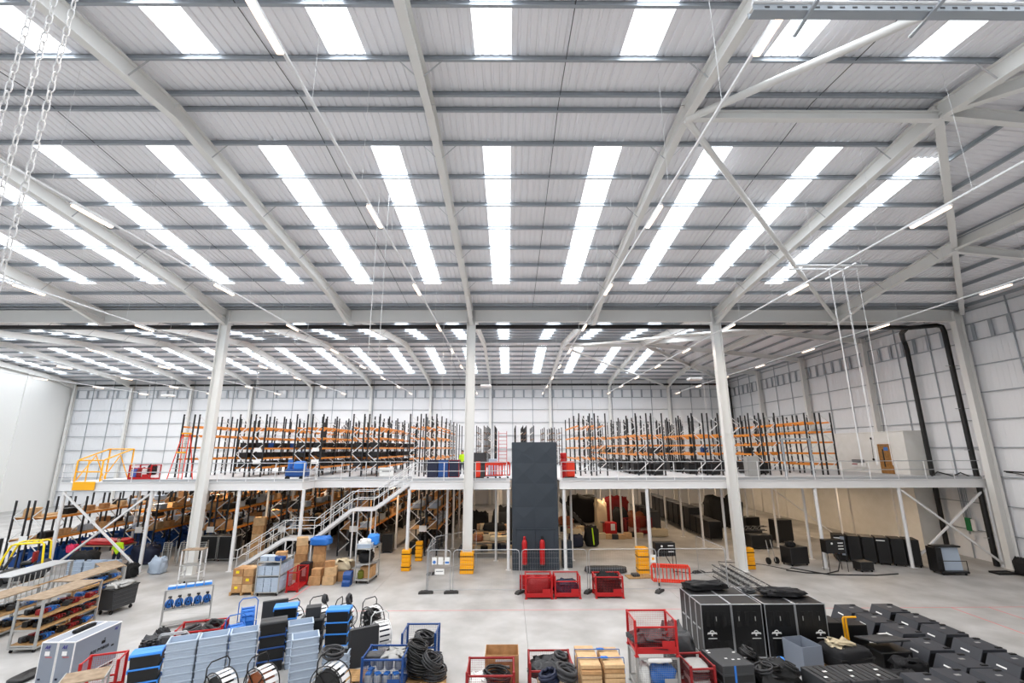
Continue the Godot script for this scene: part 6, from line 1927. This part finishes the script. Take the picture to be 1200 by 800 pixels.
func build_stair_foot():
	# cartons on a pallet
	pallet("timber pallet under the yellow-labelled cartons", Vector3(-13.15, 0, -25.2), .02, 1.2, .9)
	for j in 3:
		for i in 2:
			for k in 2:
				var c := obj("carton", carton_mesh(2), [M.card, M.card_pale, M.card_deep][(i + j + k) % 3], null, T(Vector3(-13.42 + i * .52, .145 + j * .353, -24.98 - k * .42), .0))
				tag(c, "brown carton, %s %s, %s layer, pallet stack by the crate trolley" % [["front", "back"][k], ["left", "right"][i], LV[j]], "carton", "cartons on the pallet by the crate trolley")
				if k == 0 and (i + j) % 2 == 0: part("yellow_label", Vector3(-.02, .2, .203), Vector3(.16, .12, .004), M.yellow_paint, c, 0)
	# trolley of grey boxes
	var gt := thing("crate_trolley", "grey two-tier trolley loaded with pale crates", "trolley", Vector3(-11.85, 0, -25.35), .03)
	for sx in [-1, 1]:
		for sz in [-1, 1]: part("upright", Vector3(sx * .55, .9, sz * .78), Vector3(.05, 1.6, .05), M.alu_dull, gt)
	for y in [.18, .92, 1.55]: part("shelf", Vector3(0, y, 0), Vector3(1.14, .04, 1.6), M.alu_dull, gt)
	castors(gt, 1.1, 1.5, .07)
	var sb := kept("small_bin", func():
		var mb := MB.new()
		mb.prism(PackedVector2Array([Vector2(-.16, 0), Vector2(.16, 0), Vector2(.175, .2), Vector2(-.175, .2)]), -.24, .24)
		mb.cbox(Vector3(0, .2, 0), Vector3(.37, .03, .5), .006)
		mb.cbox(Vector3(0, .1, .245), Vector3(.14, .09, .012), .003)
		return mb.done())
	for y in [.2, .41, .62, .94, 1.15]:
		for i in 3:
			for k in 3:
				var o := obj("small_bin", sb, M.crate_grey, null, T(Vector3(-12.22 + i * .37, y, -24.85 - k * .51), .03))
				tag(o, "small pale crate, %s column, %s row, %s level of the crate trolley" % [ORD[i], ["front", "middle", "back"][k], ORD[[.2, .41, .62, .94, 1.15].find(y)]], "crate", "small crates on the crate trolley")
	for i in 2: tag(obj("small_bin", sb, M.crate_grey, null, T(Vector3(-12.2 + i * .4, 1.57, -24.95), .05)), "pale crate on the top of the crate trolley, %s one" % ["left", "right"][i], "crate")
	carton("brown carton on top of the crate trolley", Vector3(-11.55, 1.57, -25.2), .2, 2, M.card)
	lump("blue_bag", "small bright blue bag on top of the crate trolley", "bag", Vector3(-11.4, 1.57, -24.8), Vector3(.45, .2, .3), M.blue_paint, 101, .2)
	cage("red open cage behind the crate trolley", Vector3(-10.9, 0, -25.85), .05, .6, 1.3, 1.0, M.red_paint, .9)
	# cartons and wrapped goods behind
	for k in 5:
		carton("brown carton, %s from the floor in the stack behind the crate trolley" % ORD[k], Vector3(-11.6 + .05 * (k % 2), k * .432, -27.7), .1 * k, 0, [M.card, M.card_pale, M.card_deep][k % 3])
		carton("brown carton, %s from the floor in the tall stack below the stair" % ORD[k], Vector3(-16.6, k * .513, -32.6), .05 * k, 1, [M.card_pale, M.card][k % 2])
	for k in 4: carton("brown carton, %s from the floor in the stack under the blue sacks" % ORD[k], Vector3(-10.6, k * .432, -27.75), .07 * k, 0, [M.card, M.card_deep][k % 2])
	lump("blue_sack", "bright blue wrapped sack on the cartons by the stair", "sack", Vector3(-10.55, 1.73, -27.7), Vector3(1.1, .45, .7), M.blue_plastic, 103, .15)
	var bx := flight_case("black cabinet on a purple dolly before the blue sacks", Vector3(-11.0, 0, -27.05), .0, .5, .98, .5, M.black_case, M.navy)
	part("white_print", Vector3(0, .55, .26), Vector3(.2, .4, .005), M.alu_dull, bx, 0)
	for k in 7:
		var v: int = [0, 0, 1, 2, 0, 2, 1][k]
		carton("brown carton of the loose heap by the stair, %s" % ["front left", "front right", "middle low", "upper left", "upper right", "top", "back"][k], Vector3([-10.25, -9.55, -9.7, -10.2, -9.5, -9.6, -8.9][k], [0, 0, 0, .432, .432, .785, 0][k], [-26.6, -26.65, -27.3, -26.65, -26.7, -26.7, -27.3][k]), [.1, .05, .3, -.1, .2, .4, 0.0][k], v, [M.card, M.card_pale, M.card_deep][k % 3])
	lump("packing_heap", "heap of crumpled packing paper over the cartons by the stair", "paper", Vector3(-9.1, .52, -27.3), Vector3(1.0, .5, .6), M.cream_cloth, 105, .3)
	for k in 2:
		tag(obj("small_bin", kept("stepbin", func():
			var mb := MB.new()
			mb.prism(PackedVector2Array([Vector2(-.24, 0), Vector2(.24, 0), Vector2(.24, .2), Vector2(.1, .32), Vector2(-.24, .32)]), -.2, .2)
			mb.cbox(Vector3(0, .16, .205), Vector3(.3, .1, .012), .003)
			return mb.done()), M.blue_paint, null, T(Vector3(-8.5, k * .33, -26.35 - k * .1), -PI / 2)), "dark blue picking bin before the stair trolley, %s one" % ["lower", "upper"][k], "bin")
	# open trolley with goods
	var st := thing("goods_trolley", "tall open trolley with bags and a carton beside the stair post", "trolley", Vector3(-7.75, 0, -27.3), -.1)
	for sx in [-1, 1]:
		for sz in [-1, 1]: part("upright", Vector3(sx * .38, .95, sz * .72), Vector3(.05, 1.7, .05), M.alu_dull, st)
	for y in [.18, .95, 1.72]: part("shelf", Vector3(0, y, 0), Vector3(.82, .04, 1.5), M.alu_dull, st)
	castors(st, .8, 1.4, .07)
	carton("open brown carton at the bottom of the tall open trolley", Vector3(-7.7, .2, -27.3), 1.5, 3, M.card)
	lump("black_bag", "black bag on the middle shelf of the tall open trolley", "bag", Vector3(-7.8, .97, -27.2), Vector3(.65, .5, .9), M.black_cloth, 106, .2)
	lump("olive_bag", "olive bag at the bottom of the tall open trolley", "bag", Vector3(-7.95, .2, -26.85), Vector3(.3, .4, .3), mat("olive", Color(.40, .41, .08), .8), 107, .15)
	tag(obj("stacking_crate", crate_mesh(), M.crate_grey, null, T(Vector3(-7.85, 1.74, -27.0), .1)), "grey crate on top of the tall open trolley", "crate")
	lump("white_sack", "white sack in the crate on top of the tall open trolley", "sack", Vector3(-7.85, 1.8, -27.0), Vector3(.6, .35, .42), M.white_paper, 108, .25)
	lump("blue_sack", "blue sack at the back of the tall open trolley's top", "sack", Vector3(-7.6, 1.74, -27.7), Vector3(.6, .55, .5), M.blue_light, 109, .15)
	flight_case("black wheeled case with grey frame under the mezzanine, left one", Vector3(-19.4, 0, -32.2), .05, 1.1, 1.5, .7, M.black_case, M.alu_dull)
	flight_case("black wheeled case with grey frame under the mezzanine, right one", Vector3(-18.2, 0, -32.2), .05, 1.1, 1.5, .7, M.black_case, M.alu_dull)
	flight_case("black wheeled case in the aisle right of the stair posts", Vector3(-8.4, 0, -34.3), .1, .7, 1.25, .8, M.black_case, M.charcoal)

func build_under():
	# benches, trolleys and soft goods in the middle of the undercroft
	part_table(Vector3(-1.3, 0, -32.9), "grey work bench behind the middle column", 2.6, .9, .95)
	part_table(Vector3(-1.2, 0, -35.2), "pale bench behind the first bench under the mezzanine", 2.4, .9, 1.2)
	var items := [["carton", Vector3(-2.2, 0, -37.5), Vector3(1.4, 2.2, .9), M.black_cloth, "tall dark covered stack behind the benches"], ["x", Vector3(-.4, 0, -37.8), Vector3(1.8, 2.4, .9), M.charcoal, "dark grey covered stack behind the benches"], ["x", Vector3(-1.0, 1.21, -35.2), Vector3(1.6, .5, .6), M.black_cloth, "black coats heaped on the pale bench"], ["x", Vector3(-.6, .95, -32.9), Vector3(1.3, .3, .5), M.cream_cloth, "cream cloth on the grey work bench"], ["x", Vector3(-2.0, .95, -32.9), Vector3(.6, .35, .5), M.bronze, "brown parcel on the grey work bench"], ["x", Vector3(-2.9, 0, -32.3), Vector3(.7, .75, .5), M.charcoal, "dark bin with white sheets left of the grey bench"], ["x", Vector3(4.9, 0, -35.6), Vector3(1.0, .9, .8), M.navy, "navy bags heaped on the floor under the mezzanine"], ["x", Vector3(5.0, .75, -35.7), Vector3(.7, .5, .5), M.cream_cloth, "cream bundle on the navy bags"], ["x", Vector3(6.1, 0, -35.9), Vector3(1.0, 1.35, .9), M.black_cloth, "black covered trolley with a lime strap"], ["x", Vector3(4.6, 1.0, -39.0), Vector3(1.2, .6, .8), M.bronze, "brown goods on a far bench under the mezzanine"], ["x", Vector3(9.6, .0, -41.5), Vector3(1.2, 1.9, 1.0), M.black_cloth, "black drape over a stack under the mezzanine"], ["x", Vector3(12.2, 0, -39.5), Vector3(1.4, .6, .8), M.cream_cloth, "cream sacks on the floor beside the posts"], ["x", Vector3(7.2, 0, -47.0), Vector3(3.0, 2.4, 1.6), M.black_cloth, "dark heap of drapes far back under the mezzanine"], ["x", Vector3(10.8, 0, -48.0), Vector3(2.2, 2.2, 1.4), M.red_dull, "dark red goods far back under the mezzanine"], ["x", Vector3(9.0, 0, -45.0), Vector3(1.2, 1.8, 1.0), M.red_dull, "red covered cart far under the mezzanine"], ["x", Vector3(11.6, 0, -44.0), Vector3(1.5, 1.3, 1.2), M.bronze, "brown boxes far under the mezzanine"]]
	for i in items.size():
		var it: Array = items[i]
		lump("covered_goods", it[4], "goods", it[1], it[2], it[3], 120 + i, .14)
	obj_tag_strap()
	build_clutter()
	var fig := lump("dust_sheet", "cream dust sheet hung over a stand under the mezzanine", "dust sheet", Vector3(7.9, 0, -41.3), Vector3(.95, 2.5, .7), M.cream_cloth, 140, .22)
	var rc := thing("red_cart", "red cart with a white notice under the mezzanine", "cart", Vector3(8.35, 0, -40.0), .1)
	part("body", Vector3(0, .6, 0), Vector3(1.0, .9, .7), M.red_paint, rc, .06); part("notice", Vector3(.15, .7, .36), Vector3(.35, .5, .01), M.white_paper, rc, 0); part("handle", Vector3(-.6, 1.05, 0), Vector3(.3, .05, .5), M.charcoal, rc, .01)
	castors(rc, .9, .6, .08)
	for k in 2: cage("dark red cage of goods far under the mezzanine, %s" % ["left one", "right one"][k], Vector3(10.1 + k * 1.3, 0, -40.2 - k * .6), .1, 1.1, .9, 1.3, M.red_dull, .9)
	# second stair seen far below the deck
	var fs := thing("far_stair", "grey staircase seen far under the mezzanine", "staircase", Vector3(5.2, 0, -43.5))
	for s in [-1, 1]: strut("stringer", Vector3(1.7, .1, s * .5), Vector3(-1.9, 3.9, s * .5), .05, .3, M.charcoal, fs)
	for i in 14: part("tread", Vector3(1.7 - i * .265, .2 + i * .28, 0), Vector3(.26, .03, .95), M.galv, fs, .004)
	part_table(Vector3(4.6, 0, -39.0), "low bench with brown goods far under the mezzanine", 1.5, .9, 1.0)

func build_clutter():
	# small goods on and round the benches under the mezzanine
	var zones := [[Vector3(-2.4, .955, -33.15), Vector3(2.3, 0, .5), 9, "on the grey bench behind the middle column"], [Vector3(-2.2, 1.205, -35.5), Vector3(2.0, 0, .5), 7, "on the pale bench behind the middle column"], [Vector3(-3.2, 0, -34.3), Vector3(3.0, 0, .6), 7, "on the floor between the benches"], [Vector3(.2, 0, -33.0), Vector3(.01, 0, 3.0), 4, "on the floor left of the lift tower"], [Vector3(6.6, 0, -38.5), Vector3(4.2, 0, 1.2), 8, "on the floor near the red cart"], [Vector3(3.9, 0, -41.2), Vector3(3.0, 0, 1.0), 7, "on the floor before the far staircase"], [Vector3(12.0, 0, -49.0), Vector3(3.0, 0, 2.0), 8, "far back under the mezzanine"]]
	var tones := [["brown", M.card], ["black", M.black_plastic], ["dark grey", M.charcoal], ["red", M.red_dull], ["cream", M.cream_cloth], ["navy", M.navy], ["pale brown", M.card_pale]]
	for z in zones:
		for k in z[2]:
			var c: Array = tones[rng.randi() % tones.size()]
			var f: float = (k + .5) / float(z[2])
			var at: Vector3 = z[0] + Vector3(z[1].x * f, 0, -z[1].z * (f if z[1].x < .1 else rng.randf()))
			var o := obj("carton", carton_mesh([2, 0, 2, 2][k % 4]), c[1], null, T(at, rng.randf_range(-.3, .3)))
			tag(o, "small %s box, %s from the left %s" % [c[0], ORD[k], z[3]], "box", "small boxes " + z[3])

func obj_tag_strap():
	var s := thing("lime_strap", "lime yellow strap down the black covered trolley", "strap", Vector3(6.15, .1, -35.42))
	part("webbing", Vector3(0, .65, 0), Vector3(.09, 1.15, .02), M.hi_vis, s, .004, Basis(Vector3.BACK, .08))

func build_deck_stock():
	# yellow pallet gate
	var g := thing("pallet_gate", "yellow tubular pallet gate at the left end of the mezzanine", "gate", Vector3(-25.75, DECK, MZ))
	var W := .78
	for s in [-1, 1]:
		obj("side_frame", MB.new().path([Vector3(s * W, .05, 0), Vector3(s * W, 1.25, 0), Vector3(s * W, 1.34, -.1), Vector3(s * W, 1.98, -2.1), Vector3(s * W, 1.98, -2.2), Vector3(s * W, .05, -2.2)], .045, 8).done(), M.amber_paint, g)
		strut("inner_brace", Vector3(s * W, .1, -.1), Vector3(s * W, 1.6, -1.2), .05, .05, M.amber_paint, g); strut("inner_brace", Vector3(s * W, 1.6, -1.2), Vector3(s * W, .1, -2.1), .05, .05, M.amber_paint, g)
	for p in [Vector3(0, 1.3, 0), Vector3(0, .62, 0), Vector3(0, 1.98, -2.2)]: rod("cross_tube", p - Vector3(W, 0, 0), p + Vector3(W, 0, 0), .04, M.amber_paint, g)
	rod("mid_post", Vector3(-.1, .05, 0), Vector3(-.1, 1.3, 0), .035, M.amber_paint, g)
	part("toe_plate", Vector3(-.05, -.2, .1), Vector3(1.35, .5, .03), M.amber_paint, g, .006)
	# red stillage and step ladder
	cage("red cage of blue and red tackle on the mezzanine, left", Vector3(-23.15, DECK, -30.4), 0.0, 1.4, .9, 1.0, M.red_paint, .8)
	for k in 4: lump("tackle_bag", "tackle bag in the red cage on the mezzanine, %s" % ["blue", "red", "white", "black on top"][k], "bag", Vector3(-23.6 + k * .32, DECK + .16 + (.2 if k == 3 else 0.0), -30.3), Vector3(.36, .62, .5), [M.blue_plastic, M.red_dull, M.white_paper, M.black_cloth][k], 150 + k, .15)
	var sl := thing("step_ladder", "tall red and yellow A-frame step ladder on the mezzanine", "ladder", Vector3(-20.95, DECK, -30.5), .2)
	for s in [-1, 1]:
		strut("front_stile", Vector3(s * .42, 0, .75), Vector3(s * .2, 2.9, .05), .07, .04, M.orange_plastic, sl); strut("rear_stile", Vector3(s * .42, 0, -.75), Vector3(s * .2, 2.9, -.05), .07, .04, M.orange_plastic, sl)
	for i in 9:
		var k := (i + .6) / 9.6
		part("step", Vector3(0, 2.9 * k, lerpf(.75, .05, k)), Vector3(lerpf(.8, .36, k), .03, .1), M.alu_dull, sl, .004)
	part("top_cap", Vector3(0, 2.95, 0), Vector3(.5, .1, .3), M.yellow_plastic, sl, .02); part("yellow_bracket", Vector3(0, 1.75, .32), Vector3(.6, .1, .08), M.yellow_plastic, sl, .01)
	# blue machine, cabinets, barriers and so on
	var bm := thing("blue_lift", "blue wheeled floor machine behind the mezzanine rail", "machine", Vector3(-13.6, DECK, -30.7))
	part("body", Vector3(0, .45, 0), Vector3(1.3, .5, .8), M.blue_paint, bm, .08)
	obj("tank", lump_mesh(Vector3(.7, .55, .6), 155, .05), M.blue_plastic, bm, T(Vector3(.15, .62, 0)))
	part("mast", Vector3(-.5, .85, 0), Vector3(.12, .8, .5), M.blue_plastic, bm, .03)
	for s in [-1, 1]: rod("wheel", Vector3(s * .45, .14, .3), Vector3(s * .45, .14, .42), .14, M.rubber, bm, 12)
	for k in 2: flight_case("dark cabinet on the mezzanine right of the middle column, %s" % ["lower", "upper"][k], Vector3(-2.1, DECK + k * .82, -33.6), 0.0, .95, .82, .7, M.charcoal, M.cap_black, "", false)
	flight_case("blue-grey carton stack beside the dark cabinets on the mezzanine", Vector3(-1.1, DECK, -33.8), 0.0, .6, 1.2, .6, M.crate_grey, M.crate_grey, "", false)
	for k in 3: flight_case(["navy crate", "dark blue crate", "red-edged crate"][k] + " behind the rail left of the middle column", Vector3(-5.3 + k * .75, DECK, -33.4), 0.0, .7, 1.15, .7, [M.navy, M.blue_paint, M.navy][k], [M.navy, M.navy, M.red_dull][k], "", false)
	for k in 2:
		var b := thing("plastic_barrier", ["orange barrier on the mezzanine, left one by the lift tower", "orange barrier on the mezzanine, folded one by the lift tower"][k], "barrier", Vector3(-.95 + k * .5, DECK, -31.4 - k * .5), .1)
		obj("outer_frame", MB.new().path([Vector3(-.55, .2, 0), Vector3(-.55, .95, 0), Vector3(-.48, 1.02, 0), Vector3(.48, 1.02, 0), Vector3(.55, .95, 0), Vector3(.55, .2, 0)], .05, 8, true).done(), M.orange_plastic, b)
		part("top_panel", Vector3(0, .92, 0), Vector3(1.0, .14, .05), M.orange_plastic, b, .015)
		for q in 5: part("slat", Vector3(-.4 + q * .2, .55, 0), Vector3(.05, .7, .04), M.orange_plastic, b, .008)
		for s in [-1, 1]: part("foot", Vector3(s * .4, .06, 0), Vector3(.1, .12, .5), M.cap_black, b, .02)
	for k in 2:
		var c := thing("traffic_post", ["orange folding post left of the lift tower on the mezzanine", "orange folding post right of the lift tower on the mezzanine"][k], "post", Vector3([-2.0, 4.1][k], DECK, -31.2))
		part("shaft", Vector3(0, .6, 0), Vector3(.35 + k * .2, 1.0, .2), M.orange_plastic, c, .05); part("base", Vector3(0, .05, 0), Vector3(.8, .1, .5), M.cap_black, c, .03)
	var rd := thing("red_drum_stack", "stack of red drums right of the lift tower on the mezzanine", "drums", Vector3(3.75, DECK, -32.0))
	for k in 4: obj("drum", kept("rdrum", func(): return MB.new().lathe([Vector2(0, 0), Vector2(.2, 0), Vector2(.22, .03), Vector2(.22, .37), Vector2(.2, .4), Vector2(0, .4)], 14).done()), M.red_paint, rd, T(Vector3(0, k * .41, 0)))
	var rl := thing("red_ladder", "tall red warehouse ladder far back on the mezzanine", "ladder", Vector3(-.55, DECK, -46.0))
	for s in [-1, 1]:
		for z in [0, -1.0]: strut("stile", Vector3(s * .4, 0, z), Vector3(s * .4, 3.6 if z == 0 else 2.6, z), .05, .05, M.red_paint, rl)
	for i in 10: part("step", Vector3(0, .3 + i * .34, 0), Vector3(.76, .04, .14), M.red_paint, rl, .004)
	var wb := thing("white_board_sign", "white sign board on the mezzanine before the fifth rack row", "sign", Vector3(-8.1, DECK, -31.6))
	part("board", Vector3(0, .45, 0), Vector3(.95, .55, .03), M.white_paper, wb, .004); part("dark_line", Vector3(0, .48, .02), Vector3(.6, .05, .003), M.charcoal, wb, 0)
	for s in [-1, 1]: rod("leg", Vector3(s * .4, 0, -.02), Vector3(s * .4, .7, -.02), .02, M.galv, wb, 6)
	person("person in a yellow high-visibility vest behind the middle column on the mezzanine", Vector3(-3.55, DECK, -36.5), 0.0, M.hi_vis, M.navy)
	var gf := thing("metal_portal", "grey metal portal frame before the rightmost rack row on the mezzanine", "frame", Vector3(19.9, DECK, -32.2))
	for s in [-1, 1]: part("leg", Vector3(s * .95, 1.25, 0), Vector3(.12, 2.5, .12), M.galv, gf)
	part("head", Vector3(0, 2.5, 0), Vector3(2.05, .1, .14), M.galv, gf)
	var gp := part_box("upright_bin", "grey upright bin behind the rail right of the right column", "bin", Vector3(17.0, DECK, -32.9), Vector3(.8, 1.35, .6), M.alu_dull)
